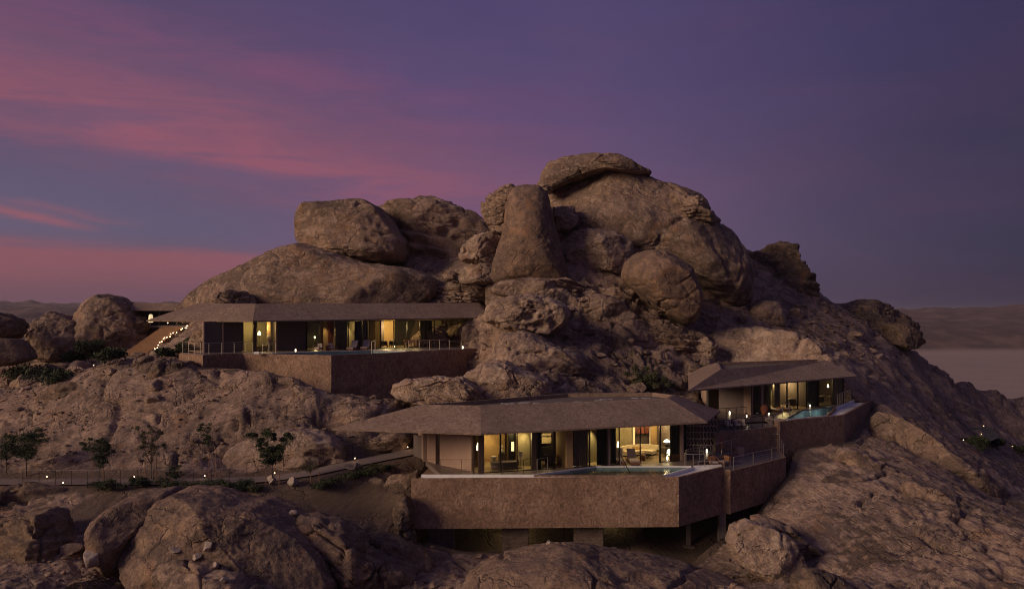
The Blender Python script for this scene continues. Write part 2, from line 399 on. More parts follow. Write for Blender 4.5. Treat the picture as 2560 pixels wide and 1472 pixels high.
# ------------------------------------------------------------------ hillside height field
XYZ = []
def u(x, y, D): p = U(x, y, D); XYZ.append((p.x, p.y, p.z))
def q(X, Y, Z): XYZ.append((X, Y, Z))
for a in [  # foreground bottom
 (-200,1500,42),(0,1500,41),(200,1530,42),(400,1620,42),(700,1640,42),(900,1620,43),(1050,1560,44),(330,1480,47),(520,1490,48),(700,1480,49),(860,1470,50),(980,1450,50.5),(1300,1500,42),(1600,1500,42),(1900,1510,44),(2200,1500,44),(2532,1470,46),(2800,1450,48),
 (0,1350,50),(120,1340,50),(230,1275,54),(170,1250,56),(60,1240,57),(320,1240,57),(-200,1300,54),
 (900,1440,52),(1080,1410,54),(1150,1350,58),(1300,1350,59),(1500,1350,60),(1700,1385,59),(1790,1420,57),(1900,1400,56),(1450,1330,62),(1250,1325,63),(1680,1330,64),(1800,1320,64),
 # right foreground slope
 (1950,1140,69.5),(2050,1148,68),(2000,1200,64),(2130,1180,65),(2250,1230,61),(2400,1330,55),(2532,1430,49),(2650,1500,46),
 (2050,1270,59),(2000,1310,57),(1960,1250,61.5),(2200,1330,55),(2300,1400,51),(2100,1370,54),(2000,1420,52),
 (2532,1290,60),(2420,1240,66),(2300,1170,72),(2200,1110,77),(2140,1060,81),(2175,1000,88),
 (2250,1080,84),(2350,1150,80),(2450,1230,76),(2532,1300,70),(2650,1350,66),
 # valley on the right
 (2330,1060,110),(2400,1090,118),(2500,1150,112),(2600,1180,105),(2420,1060,150),(2532,1070,150),(2480,1090,135),(2700,1120,130),(2330,1020,135),
 # ridge running down to the right
 (2180,960,98),(2250,1000,104),(2200,900,112),(2300,960,116),(2400,1020,124),(2532,1040,140),
 (2265,868,132),(2330,903,134),(2400,935,138),(2470,962,142),(2532,975,146),(2700,1010,150),
 (2150,800,124),(2060,760,126),(2000,700,126),(1960,660,128),(1890,640,126),(1840,620,124),
 (2100,900,104),(2050,840,108),(1980,800,110),(1900,760,112),
 # centre of the hill
 (1300,780,83.6),(1260,865,80.8),(1380,900,81.0),(1240,950,73.3),(1080,970,70.7),(1330,722,92),(1130,725,101),(1440,820,88),(1530,800,90),(1420,720,96),(1560,870,87),(1640,890,88),(1510,740,95),(1590,800,92),(1340,830,85),(1470,630,101),(1850,865,95.0),(1980,905,95.2),
 (1880,830,104),(1800,800,103),(1740,830,99),(1690,860,95),(1600,880,91),(1500,900,87),(1420,960,80),(1500,975,80),(1600,975,82),(1680,975,84),(1740,930,88),
 (1640,820,96),(1540,820,92),(1450,790,90),(1350,760,90),(1460,860,86),
 (1300,700,97),(1400,690,97),(1480,720,97),(1200,700,100),(1100,715,101),(1050,738,101),(950,752,99),(1150,745,99.5),(1260,725,96),
 (1200,650,104),(1000,670,106),(700,650,107),(600,690,104),(500,735,101),(462,768,104),(380,842,102),
 (1500,640,106),(1600,640,112),(1750,680,112),(1820,720,112),(1450,600,112),
 (1500,520,120),(1620,520,122),(1720,570,121),(1330,560,118),(1400,480,122),(1560,470,124),(1800,610,122),
 (1100,560,122),(1000,560,122),(850,600,116),(1220,560,118),(780,640,112),
 # tafoni spur between the villas
 (1300,790,87),(1250,800,87),(1120,900,86),(1250,850,84),(1350,900,80),(1390,960,77),(1300,960,74),(1200,950,74),(1100,975,73),(1000,995,71.5),(1050,985,75),
 # big hump in front of the upper villa
 (0,985,76),(100,962,74.5),(200,930,73),(300,905,72.5),(400,893,72.5),(470,900,73),(520,912,72),(600,907,70.5),(660,910,70),(720,922,69.5),(780,955,69),(860,982,69),(930,996,70),
 (0,1080,69),(200,1050,68.5),(400,1000,69),(600,1000,67.5),(700,1000,67.5),(800,1030,67),(900,1035,68),(500,960,70),(1000,1040,70),
 (0,1165,63),(200,1168,62.6),(400,1168,62.6),(600,1160,66),(700,1085,68),(550,1080,67),(800,1150,67.5),(850,1070,68.5),(900,1130,66),(950,1110,68),(1050,1095,71),(300,1100,65.5),(100,1120,66),
 (60,1192,60),(250,1192,60),(400,1192,60),(650,1187,60.6),(760,1172,61.5),(850,1152,63.2),(1000,1122,66.5),(1040,1150,62),
 (100,1207,58.5),(400,1212,58.5),(650,1217,58),(800,1198,60),(950,1178,61),(1000,1180,59),(-200,1195,60),(-200,1160,64),
 (420,1250,56),(600,1300,54),(700,1250,57),(780,1262,57),(880,1285,57),(940,1310,57),(1000,1310,58),(840,1225,59),(960,1215,60.3),(1010,1200,60.4),(1005,1255,59.3),(930,1255,58.7),(900,1360,54.5),
 # valley on the left
 (0,965,88),(150,935,90),(-200,1000,82),(-200,940,100),(200,905,96),(100,905,98),(0,885,108),(300,885,95),(400,875,90),(430,885,86),(380,880,95),(400,862,99),(465,838,103),(525,800,98),(440,818,108),(330,815,112),(250,800,112),
 (90,830,120),(60,850,125),(0,840,130),(-200,850,130),
]: u(*a)
for a in [  # hidden ground under the villas and behind the skyline (metres)
 (-2,58,-16.5),(6,60,-16.3),(14,62,-16.5),(20,66,-15.5),(-6,60,-14),(-8,64,-13),(0,66,-13),(8,70,-13),(14,72,-12.5),(-2,72,-12),(22,70,-13.5),(-12,62,-12.6),
 (-30,78,-5.2),(-26,80,-5),(-20,78,-6.5),(-12,79,-9),(-5,85,-8.5),(-17,72.5,-6.9),(-13.5,75.2,-8.0),(-10.5,78.2,-8.6),(-21,73,-5.9),(-20,86,-4.6),(-10,88,-4.6),(-28,86,-4.6),(-2,88,-4.4),
 (24,76,-11.6),(30,82,-11.5),(38,88,-11),(26,86,-10.5),(34,94,-9),(20,76,-11.2),
 (-45,150,-12),(-20,150,2),(0,150,8),(15,150,12),(30,150,8),(45,150,0),(60,165,-18),(-70,150,-25),(80,170,-35),(110,190,-58),(-60,190,-40),(0,190,-12),(30,190,-14),(60,200,-40),(100,150,-38),(130,150,-58),(120,120,-50),(90,110,-38),(75,80,-32),(70,60,-26),(60,48,-20),
 (-60,48,-18),(-80,60,-22),(-90,80,-20),(-80,110,-14),(-100,130,-24),(-120,150,-50),(-110,100,-30),(0,30,-17),(-20,30,-16.5),(20,30,-17.5),(-40,30,-17),(40,30,-20),
]: q(*a)
XYZ = np.array(XYZ)
PT = XYZ[:, :2]; ZZ = XYZ[:, 2]
def _k(d): return d
_A = _k(np.linalg.norm(PT[:, None]-PT[None], axis=2)); _n = len(PT)
_M = np.zeros((_n+3, _n+3)); _M[:_n, :_n] = _A+np.eye(_n)*-0.35
_M[:_n, _n] = 1; _M[:_n, _n+1:] = PT; _M[_n, :_n] = 1; _M[_n+1:, :_n] = PT.T
_Wt = np.linalg.solve(_M, np.concatenate([ZZ, [0, 0, 0]]))
def hgt(x, y):
    x = np.asarray(x, float).ravel(); y = np.asarray(y, float).ravel(); r = np.empty(len(x))
    for s in range(0, len(x), 40000):
        a = x[s:s+40000]; b = y[s:s+40000]
        d = np.sqrt((a[:, None]-PT[None, :, 0])**2+(b[:, None]-PT[None, :, 1])**2)
        r[s:s+40000] = _k(d)@_Wt[:_n]+_Wt[_n]+_Wt[_n+1]*a+_Wt[_n+2]*b
    return r
def inpoly(x, y, poly):
    r = np.zeros(len(x), bool); n = len(poly)
    for i in range(n):
        x1, y1 = poly[i]; x2, y2 = poly[(i+1) % n]
        c = ((y1 > y) != (y2 > y)) & (x < (x2-x1)*(y-y1)/(y2-y1+1e-12)+x1); r ^= c
    return r
def pdist(x, y, poly):
    """distance to polygon edge"""
    r = np.full(len(x), 1e9); n = len(poly)
    for i in range(n):
        a = np.array(poly[i]); b = np.array(poly[(i+1) % n]); d = b-a; t = np.clip(((x-a[0])*d[0]+(y-a[1])*d[1])/(d@d), 0, 1)
        r = np.minimum(r, np.hypot(x-a[0]-t*d[0], y-a[1]-t*d[1]))
    return r
def ray_ground(x, y, y0=40, y1=170):
    """first hit of the pixel ray (2560 px) with the smooth hill"""
    D = np.arange(y0, y1, .25); X = (x-1280)/2000*D; Z = -(y-785)/2000*D
    h = hgt(X, D); i = np.argmax(h > Z)
    return Vector((X[i], D[i], float(h[i])))
# ------------------------------------------------------------------ footprints that the ground must stay under: (polygon, top level, margin)
V1_FLOOR, V2_FLOOR, V3_FLOOR, V3_LOW, V2_LOW = -3.75, -9.6, -11.7, -12.15, -10.08
def pl(*a): return [(p.x, p.y) for p in a]
MAIN = pl(P(1028,1196,56.9), P(1697,1192,57.5), P(1808,1165,61.6), P(1965,1145,67.2), P(1990,1100,73), P(1700,1050,74), P(1150,1050,70), P(1075,1150,66), P(1040,1180,60.5))
UPV = pl(P(447,884,75.6), P(507,886,73.4), P(606,885,75.8), P(828,886,72.4), P(1150,870,83.5), P(1140,870,93), P(1216,870,95), P(1216,870,100), P(700,870,93), P(520,870,85), P(505,870,79), P(470,870,80))
RTV = pl(P(1770,1084,67.2), P(1945,1067,71.6), P(2111,1036,76.5), P(2180,996,88.5), P(2080,990,97), P(1790,990,90), P(1750,1010,76))
FOOT = [(MAIN, -15.6, 1.5), (UPV, -4.6, 1.2), (RTV, -10.9, 1.5)]

# ------------------------------------------------------------------ hill
NC, NR = 620, 640
aa = np.linspace(-.80, .86, NC); dd = 30*np.exp(np.linspace(0, math.log(205/30), NR))
A, Dg = np.meshgrid(aa, dd); hx = (A*Dg).ravel(); hy = Dg.ravel()
hz = hgt(hx, hy)
for poly, top, mg in FOOT:
    ins = inpoly(hx, hy, poly); d = pdist(hx, hy, poly)
    lim = top+np.where(ins, 0, d*1.6)
    if poly is MAIN:                     # ground falls to the front under the raised terrace
        t = sstep(hy-60-2.5*sstep(hx, 8, 13), 0, 9); lim = np.where(ins, -17.6-.9*sstep(hx, 9, 14)+4.4*t, lim)
        hz = np.where(ins, np.minimum(hz, lim), hz)
    else:
        hz = np.where(ins, np.minimum(hz, lim), np.where(d < mg, np.minimum(hz, np.maximum(lim, hz*sstep(d,0,mg)+lim*(1-sstep(d,0,mg)))), hz))
hz = hz+(-61-hz)*sstep(hy, 178, 203)
PATHC = [U(-200,1192,60), U(60,1192,60), U(400,1192,60), U(650,1187,60.6), U(760,1172,61.5), U(850,1152,63.2), U(1000,1122,66.5), U(1045,1108,68.5)]
def seg_z(x, y, pts):
    r = np.full(len(x), 1e9); z = np.zeros(len(x))
    for a, b in zip(pts[:-1], pts[1:]):
        d = np.array([b.x-a.x, b.y-a.y]); t = np.clip(((x-a.x)*d[0]+(y-a.y)*d[1])/(d@d), 0, 1)
        e = np.hypot(x-a.x-t*d[0], y-a.y-t*d[1]); z = np.where(e < r, a.z+(b.z-a.z)*t, z); r = np.minimum(r, e)
    return r, z
pd, pz = seg_z(hx, hy, PATHC); w_ = 1-sstep(pd, 1.5, 4.2); hz = hz*(1-w_)+(pz-.04)*w_
STAIR = [P(362, 880, 95.5), P(452, 815, 103.5)]
sd, sz = seg_z(hx, hy, [STAIR[0]+Vector((-1.1, 0, 0)), STAIR[1]+Vector((-1.1, 0, 0))]); w_ = 1-sstep(sd, 1.8, 4.5); hz = np.minimum(hz, hz*(1-w_)+(sz-.5)*w_)
hv = np.stack([hx, hy, hz], 1).astype(np.float32)
ii = np.arange(NR*NC).reshape(NR, NC)
hf = np.stack([ii[:-1, :-1].ravel(), ii[:-1, 1:].ravel(), ii[1:, 1:].ravel(), ii[1:, :-1].ravel()], 1)
hn = norms(hv, hf)
hpx = 1280+2000*hv[:, 0]/hv[:, 1]; hpy = 785-2000*hv[:, 2]/hv[:, 1]
def zonem(a, b, c, d, m=90): return sstep(hpx, a-m, a+m)*(1-sstep(hpx, c-m, c+m))*sstep(hpy, b-m, b+m)*(1-sstep(hpy, d-m, d+m))
ctr = zonem(1080, 690, 1850, 980, 60); rgt = sstep(hpx, 1850, 2050)*sstep(hpy, 1000, 1120); lft = (1-sstep(hpx, 950, 1100))*sstep(hpy, 860, 900)
o1, pit = rock_detail(hv, hn, 3, 1.0, strata=.6+.8*ctr-.1*rgt-.25*lft, pits=.35+.9*ctr-.3*rgt-.33*lft, crack=.45+.2*rgt, lump=.65+.5*ctr-.1*rgt-.4*lft, fine=.14, bedf=.5, grain=.24+.02*lft+.14*rgt, dome=True)
vs_ = hv.copy(); vs_[:, 2] -= .30*hv[:, 0]-.92*np.maximum(0, hv[:, 0]-6); vs_[:, 0] *= .22; vs_[:, 1] *= .4
o1 = o1+.16*fbm(hv, 1.3, 4, .62, 77)+(.10+.06*lft+.10*rgt)*fbm(vs_, 1.7, 4, .65, 79, ridged=True)+(.3*fbm(hv, .45, 3, .5, 78, ridged=True))*ctr
# calm the relief on soil: path, ledges, under buildings, flat valley
calm = np.zeros(len(hv))
for poly, top, mg in FOOT: calm = np.maximum(calm, np.where(inpoly(hx, hy, poly), 1, 1-sstep(pdist(hx, hy, poly), .2, 1.2)))
def seg_dist(x, y, pts):
    r = np.full(len(x), 1e9)
    for a, b in zip(pts[:-1], pts[1:]):
        d = np.array([b.x-a.x, b.y-a.y]); t = np.clip(((x-a.x)*d[0]+(y-a.y)*d[1])/(d@d), 0, 1)
        r = np.minimum(r, np.hypot(x-a.x-t*d[0], y-a.y-t*d[1]))
    return r
calm = np.maximum(calm, (1-sstep(pd, 1.6, 4.2))*.96)
sand = (1-sstep(np.hypot(hx-U(240,1280,54).x, (hy-54.5)), 1.5, 4.5))
calm = np.maximum(calm, sand*.9)
calm = np.maximum(calm, zonem(640, 1205, 1020, 1300, 25)*.85)
off = o1*(1-calm)-.45*zonem(480, 880, 1000, 1010, 50)
hv2 = hv+hn*off[:, None].astype(np.float32)
for poly, top, mg in FOOT:
    ins = inpoly(hx, hy, poly) ; hv2[ins, 2] = np.minimum(hv2[ins, 2], hv[ins, 2]+.1)
hill_me = npmesh('hillside', hv2, hf)
at = hill_me.attributes.new('pit', 'FLOAT', 'POINT'); at.data.foreach_set('value', (pit*(1-calm)).astype(np.float32))
at = hill_me.attributes.new('soil', 'FLOAT', 'POINT')
steep = 1-np.abs(norms(hv2, hf)[:, 2])
soil = np.maximum(calm, sstep(fbm(hv2, .25, 3, .5, 50), .05, .35)*(1-sstep(steep, .06, .18)))
at.data.foreach_set('value', soil.astype(np.float32))
# hillside material: rock with soil where flat
def hill_material():
    m = rock_mat('hillside_rock', (.35, .24, .185), (.17, .122, .10), (.50, .36, .275), bump=1.0, sk=.55)
    t = NT(m.node_tree); b = [n for n in t.n if n.type == 'BSDF_PRINCIPLED'][0]
    src = b.inputs['Base Color'].links[0].from_socket
    s = t.node('ShaderNodeAttribute', attribute_name='soil', attribute_type='GEOMETRY').outputs['Fac']
    p = t.node('ShaderNodeNewGeometry').outputs['Position']
    g = t.noise(p, 7, 5, .7); sc_ = t.mix(g, (.10, .07, .055), (.22, .155, .115))
    t.put(b.inputs['Base Color'], t.mix(t.smooth(t.m('ADD', s, t.m('MULTIPLY', t.m('SUBTRACT', t.noise(p, 1.1, 5, .6), .5), .5)), .35, .65), src, sc_))
    return m
HILLM = hill_material()
tag(link('hillside', hill_me, None, HILLM), kind='structure')

# ------------------------------------------------------------------ boulders
_ico = {}
def ico(s):
    if s not in _ico:
        bm = bmesh.new(); bmesh.ops.create_icosphere(bm, subdivisions=s, radius=1)
        v = np.array([x.co[:] for x in bm.verts], np.float32); f = np.array([[q.index for q in x.verts] for x in bm.faces], np.int32); bm.free()
        _ico[s] = (v, f)
    return _ico[s]
def boulder(label, outline, D, T, seed, mat=None, k=2.5, name='boulder', sub=None, tilt=0.0, back=1.0, disp=True, cat='boulder', group=None, cuts=7, **kw):
    """rounded rock whose view from the front has the traced outline, T deep toward the viewer"""
    pts = [U(x, y, D) for x, y in outline]
    ar = cx = cz = 0; n = len(pts)
    for i in range(n):
        a, b = pts[i], pts[(i+1) % n]; c = a.x*b.z-b.x*a.z; ar += c; cx += (a.x+b.x)*c; cz += (a.z+b.z)*c
    cx /= 3*ar; cz /= 3*ar
    # radius by angle, dense sampling of the outline
    th = []; rr = []
    for i in range(n):
        a, b = pts[i], pts[(i+1) % n]
        for t in np.linspace(0, 1, 12, endpoint=False):
            x = a.x+(b.x-a.x)*t-cx; z = a.z+(b.z-a.z)*t-cz; th.append(math.atan2(z, x)); rr.append(math.hypot(x, z))
    th = np.array(th); rr = np.array(rr); o = np.argsort(th); th = th[o]; rr = rr[o]
    grid = np.linspace(-math.pi, math.pi, 361); rg = np.interp(grid, np.concatenate([th-2*math.pi, th, th+2*math.pi]), np.concatenate([rr]*3))
    rg = np.convolve(np.concatenate([rg[-4:-1], rg, rg[1:4]]), np.ones(5)/5, 'same')[3:-3]
    size = float(np.mean(rr))
    sub = sub or (7 if size > 9.5 else 6 if size > 2.6 else 5)
    v, f = ico(sub)
    s = np.sqrt(v[:, 0]**2+v[:, 2]**2); ang = np.arctan2(v[:, 2], v[:, 0]); Rr = np.interp(ang, grid, rg)
    ra = Rr*np.power(np.maximum(s, 1e-6), 2/k); yy = np.sign(v[:, 1])*np.power(np.abs(v[:, 1]), 2/k)*T
    yy = np.where(yy > 0, yy*back, yy)
    p = np.stack([np.cos(ang)*ra, yy+0, np.sin(ang)*ra], 1)
    p[:, 1] += p[:, 2]*tilt
    # planar breaks: facets facing the viewer
    rf = np.random.RandomState(seed+100)
    for j in range(cuts):
        dv = np.array([rf.uniform(-.9, .9), -1, rf.uniform(-.5, 1.0)]); dv /= np.linalg.norm(dv)
        pr = p@dv; h = pr.max()*rf.uniform(.72, .92); ex = np.maximum(pr-h, 0); p = p-np.outer(ex*.88, dv)
    wpos = (p+np.array([cx, D, cz])).astype(np.float32)
    nn = norms(wpos, f)
    kk = dict(strata=.3, pits=.35, crack=.35, lump=.08*size, fine=.09, bedf=.7, grain=.14); kk.update(kw)
    off, pit = rock_detail(wpos, nn, seed, max(.35, min(1.6, size/6)), **kk)
    wpos = wpos+nn*off[:, None].astype(np.float32)
    me = npmesh(name, wpos-np.array([cx, D, cz], np.float32), f)
    a = me.attributes.new('pit', 'FLOAT', 'POINT'); a.data.foreach_set('value', pit.astype(np.float32))
    o = link(name, me, None, mat or ROCK, (cx, D, cz))
    return tag(o, label, cat, group)

B = boulder
# --- upper formation
B('huge whaleback of bare tan rock rising behind the upper villa roof', [(430,800),(445,750),(520,697),(600,658),(680,622),(745,603),(800,618),(900,650),(1010,663),(1085,690),(1090,730),(1000,800)], 101, 9, 1, k=2.2, strata=.18, pits=.1, lump=.5, crack=.18, back=1.2)
B('big squared block of brown rock perched on the left shoulder', [(744,560),(750,530),(765,512),(800,506),(850,501),(910,501),(938,512),(965,540),(985,575),(1008,600),(1010,630),(1000,650),(955,657),(880,654),(800,634),(760,618),(746,595)], 107, 8.5, 2, k=3.2, cuts=4, strata=.22, pits=.22, lump=.5, crack=.3)
B('broad dark dome pitted with hollows behind the squared block', [(930,512),(1000,494),(1070,493),(1120,503),(1170,521),(1210,550),(1245,568),(1250,610),(1200,680),(1130,710),(1000,710),(950,650)], 116, 10, 3, k=2.4, strata=.7, pits=1.0, lump=.7, bedf=.6, pitf=.4, mat=ROCK)
B('smooth brown rock tower standing at the centre of the hilltop', [(1200,705),(1216,660),(1232,610),(1243,560),(1250,515),(1256,482),(1268,465),(1298,457),(1334,460),(1352,480),(1364,526),(1378,578),(1392,630),(1404,680),(1408,712),(1300,722)], 99, 5.2, 4, k=2.2, strata=.06, pits=.08, lump=.22, crack=.12, fine=.16, cuts=1, mat=ROCKE)
B('fractured rock shoulder hugging the left of the tower', [(1190,525),(1205,490),(1225,475),(1262,462),(1290,470),(1290,560),(1270,620),(1240,600),(1210,560)], 104, 5, 5, strata=.5, pits=.4, lump=.5)
B('massive sloping dome forming the right side of the summit', [(1338,520),(1345,470),(1368,445),(1440,424),(1530,427),(1640,455),(1725,488),(1735,512),(1752,530),(1768,550),(1772,566),(1800,585),(1812,600),(1830,625),(1848,660),(1855,700),(1850,735),(1838,757),(1800,770),(1700,720),(1600,700),(1500,690),(1400,660),(1360,600)], 114, 12, 6, k=2.5, strata=.22, pits=.3, lump=.8, crack=.4, bedf=.45, cuts=3)
B('flat beaked cap rock lying on the very summit', [(1338,432),(1352,405),(1390,390),(1440,386),(1500,387),(1535,392),(1575,410),(1613,430),(1600,443),(1560,438),(1510,430),(1450,440),(1400,452),(1352,474),(1330,458)], 109, 6, 7, k=2.3, strata=.5, pits=.2, lump=.35, bedf=1.2)
B('small pale wedge of rock left of the beaked cap', [(1326,455),(1345,438),(1362,445),(1372,462),(1360,480),(1340,478)], 108, 1.6, 8, mat=ROCKP)
B('overhanging ledge with a deep hollow on the right skyline', [(1660,478),(1700,485),(1732,492),(1748,520),(1766,540),(1770,556),(1745,556),(1700,545),(1668,520)], 106, 3.5, 9, strata=.6, pits=.9, lump=.4)
B('small round knob sticking out low on the right skyline', [(1770,575),(1790,580),(1812,592),(1812,604),(1798,606),(1775,592)], 110, 1.6, 10)
B('big egg shaped boulder tilting on the slope under the dome', [(1537,685),(1545,650),(1570,628),(1600,618),(1632,618),(1672,640),(1706,662),(1716,690),(1732,738),(1728,775),(1712,798),(1694,804),(1660,786),(1610,752),(1565,715)], 95.5, 6.4, 11, k=2.15, strata=.06, pits=.0, lump=.15, crack=.2, grain=.05, mat=ROCKE, cuts=1)
B('pale honeycombed slab between the tower and the egg boulder', [(1378,600),(1410,575),(1455,566),(1520,577),(1566,605),(1562,650),(1535,690),(1480,680),(1430,668),(1390,650)], 103, 5, 12, mat=ROCKP, strata=.5, pits=.9, lump=.4, pitf=.45)
B('squared pale block set in the gap right of the tower', [(1366,515),(1420,510),(1424,560),(1400,576),(1370,572)], 103, 2.6, 13, k=4, mat=ROCKP, pits=.1)
B('pale pitted boulder left of the tower foot', [(1135,625),(1150,600),(1185,580),(1225,570),(1243,590),(1235,640),(1215,655),(1160,650),(1138,645)], 100.5, 3.4, 14, mat=ROCKP, strata=.3, pits=.7, pitf=.6)
B('low cracked boulder under the pale pitted one', [(1122,690),(1150,660),(1190,650),(1225,655),(1240,690),(1200,705),(1140,702)], 98.5, 3.0, 15, mat=ROCKP)
B('small dark boulder in the crevice beside the dome', [(1095,680),(1110,670),(1128,676),(1128,690),(1105,694)], 98, 1, 16)
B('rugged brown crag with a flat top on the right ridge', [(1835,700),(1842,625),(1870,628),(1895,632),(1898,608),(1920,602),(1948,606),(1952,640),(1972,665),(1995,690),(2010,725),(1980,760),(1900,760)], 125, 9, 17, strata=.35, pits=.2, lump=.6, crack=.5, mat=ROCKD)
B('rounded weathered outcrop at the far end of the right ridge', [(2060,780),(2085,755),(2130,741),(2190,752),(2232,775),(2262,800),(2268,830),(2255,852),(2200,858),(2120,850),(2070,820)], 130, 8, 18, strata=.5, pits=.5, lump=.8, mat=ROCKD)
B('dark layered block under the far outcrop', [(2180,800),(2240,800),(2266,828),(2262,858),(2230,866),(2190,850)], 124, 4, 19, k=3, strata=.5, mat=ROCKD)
B('smooth grey dome low between the ridge and the shell rock', [(1838,790),(1850,758),(1880,742),(1915,748),(1934,775),(1930,805),(1890,815),(1845,812)], 110, 4.5, 20, strata=.1, pits=.05, lump=.3)
B('great curved shell of rock arching over the right villa', [(1738,880),(1745,850),(1765,826),(1810,812),(1870,808),(1940,816),(2010,842),(2070,878),(2115,918),(2150,960),(2172,1000),(2150,1040),(2060,985),(1950,930),(1850,905),(1770,900)], 95.5, 7.5, 21, k=2.2, mat=ROCKP, strata=.3, pits=1.0, lump=.5, pitf=.42)
# --- centre spur
B('long ledge of honeycombed rock overhanging the upper villa end', [(1195,790),(1205,752),(1240,736),(1300,730),(1360,738),(1402,758),(1408,780),(1390,812),(1360,830),(1300,822),(1240,810)], 85, 5.3, 22, mat=ROCKP, cuts=3, strata=.4, pits=1.3, lump=.5, pitf=.5)
B('pale pitted rock mass ending in a blunt nose', [(1165,930),(1190,908),(1212,882),(1222,850),(1240,822),(1290,818),(1340,838),(1390,860),(1436,880),(1447,903),(1440,925),(1400,936),(1320,932),(1240,930),(1180,930)], 82.5, 5.2, 23, k=2.3, mat=ROCKP, cuts=2, strata=.3, pits=1.3, lump=.45, pitf=.55)
B('low pale rock between the upper villa wall and the main roof', [(1130,960),(1150,925),(1190,898),(1250,893),(1310,922),(1355,940),(1366,968),(1340,985),(1250,995),(1170,990)], 75, 3.6, 24, mat=ROCKP, cuts=3, strata=.3, pits=.6, lump=.4)
B('striped pale rock at the foot of the dark villa wall', [(968,968),(975,952),(1010,940),(1080,930),(1140,935),(1185,962),(1190,990),(1140,1003),(1060,1003),(1000,990)], 72, 2.6, 25, mat=ROCKP, strata=.45, pits=.1, lump=.3, bedf=1.6, bed=(.35, .1, 1))
B('rounded rock tucked beneath the blunt nose', [(1240,975),(1262,945),(1310,935),(1352,945),(1366,975),(1330,990),(1270,990)], 76.5, 2.4, 26, mat=ROCKP)
B('shadowed brown rock right of the blunt nose', [(1366,950),(1385,925),(1430,930),(1480,950),(1500,975),(1450,990),(1380,985)], 80, 2.6, 27)
B('dark rounded boulder in the ravine above the roof', [(1290,850),(1310,815),(1345,795),(1385,808),(1400,835),(1395,865),(1350,880),(1310,875)], 88, 2.8, 28)
B('blocky brown boulder in the middle of the ravine', [(1395,850),(1410,815),(1440,800),(1478,822),(1482,850),(1450,872),(1415,872)], 90, 2.5, 29)
B('pale hollowed boulder on the rubble slope', [(1480,885),(1495,865),(1530,860),(1570,865),(1592,880),(1588,905),(1540,914),(1500,908)], 88, 2.2, 30, mat=ROCKP, pits=.6)
B('pale cup shaped boulder beside the hollowed one', [(1595,885),(1610,868),(1640,866),(1662,885),(1655,910),(1625,915),(1600,905)], 88, 1.9, 31, mat=ROCKP, pits=.6)
B('thick slab lying below the smooth rock tower', [(1205,720),(1230,695),(1300,688),(1400,690),(1460,705),(1480,740),(1400,752),(1280,745)], 95, 4, 32, strata=.6, pits=.2, bedf=1.2)
B('striped rock shelf left of the tower slab', [(1040,745),(1070,715),(1130,700),(1205,705),(1225,730),(1200,750),(1100,752)], 101, 3.4, 33, mat=ROCKP, strata=.6, pits=.1, bedf=1.6)
B('brown boulder in the gap right of the tower slab', [(1470,740),(1490,715),(1530,712),(1560,735),(1550,765),(1500,772)], 97, 2.3, 34)
B('smooth sloping slab leading down to the ravine', [(1440,770),(1480,748),(1560,770),(1640,830),(1650,870),(1590,868),(1500,850),(1450,815)], 92, 2.6, 35, strata=.2, pits=.2)
B('rounded tan boulder beside the right villa shell', [(1700,870),(1715,840),(1745,832),(1770,850),(1768,890),(1735,900),(1705,892)], 93, 2.0, 36, mat=ROCKP)
B('tan pitted rock wall standing behind the right end of the upper terrace', [(1088,868),(1096,828),(1120,806),(1160,795),(1215,790),(1262,800),(1275,850),(1240,872)], 97.5, 2.6, 71, k=3.2, mat=ROCKP, strata=.2, pits=.6, lump=.3, pitf=.8)
B('broken ledge under the smooth rock tower on the right', [(1395,770),(1420,740),(1480,726),(1540,742),(1560,775),(1500,800),(1430,800)], 92.5, 3.0, 72, strata=.7, pits=.3, bedf=1.3)
B('rough dark shelf running below the egg boulder', [(1560,800),(1590,770),(1650,795),(1710,830),(1740,860),(1690,880),(1610,850)], 93.5, 2.6, 73, strata=.6, pits=.3, bedf=1.2, mat=ROCK)
# --- left side
B('tall rounded boulder left of the small pavilion', [(190,800),(202,765),(225,740),(258,727),(290,732),(320,752),(345,790),(365,830),(370,870),(330,890),(240,892),(195,870)], 104, 5.5, 37, k=2.6, strata=.15, pits=.15, lump=.5, crack=.35)
B('lower twin boulder leaning on the tall one', [(85,860),(95,820),(108,785),(128,770),(155,778),(190,795),(210,830),(225,870),(210,895),(140,893),(100,885)], 101, 5, 38, k=2.5, strata=.15, pits=.15, lump=.5, crack=.3)
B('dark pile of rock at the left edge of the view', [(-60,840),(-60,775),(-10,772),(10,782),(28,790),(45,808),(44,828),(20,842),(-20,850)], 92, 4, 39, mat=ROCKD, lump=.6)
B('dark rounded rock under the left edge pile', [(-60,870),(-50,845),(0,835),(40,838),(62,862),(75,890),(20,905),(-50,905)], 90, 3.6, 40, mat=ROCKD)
B('small smooth rock beside the stairway top', [(318,805),(330,785),(352,782),(366,798),(366,820),(340,826)], 103, 1.8, 41, mat=ROCKD)
B('tan rock dome peeping over the upper villa roof', [(528,752),(540,728),(570,716),(600,722),(628,742),(632,758),(580,770)], 92, 3.2, 42, strata=.4, pits=.3)
B('grey rock slab beside the stairway', [(455,870),(470,835),(500,808),(545,800),(560,850),(520,880)], 88, 2.5, 43)
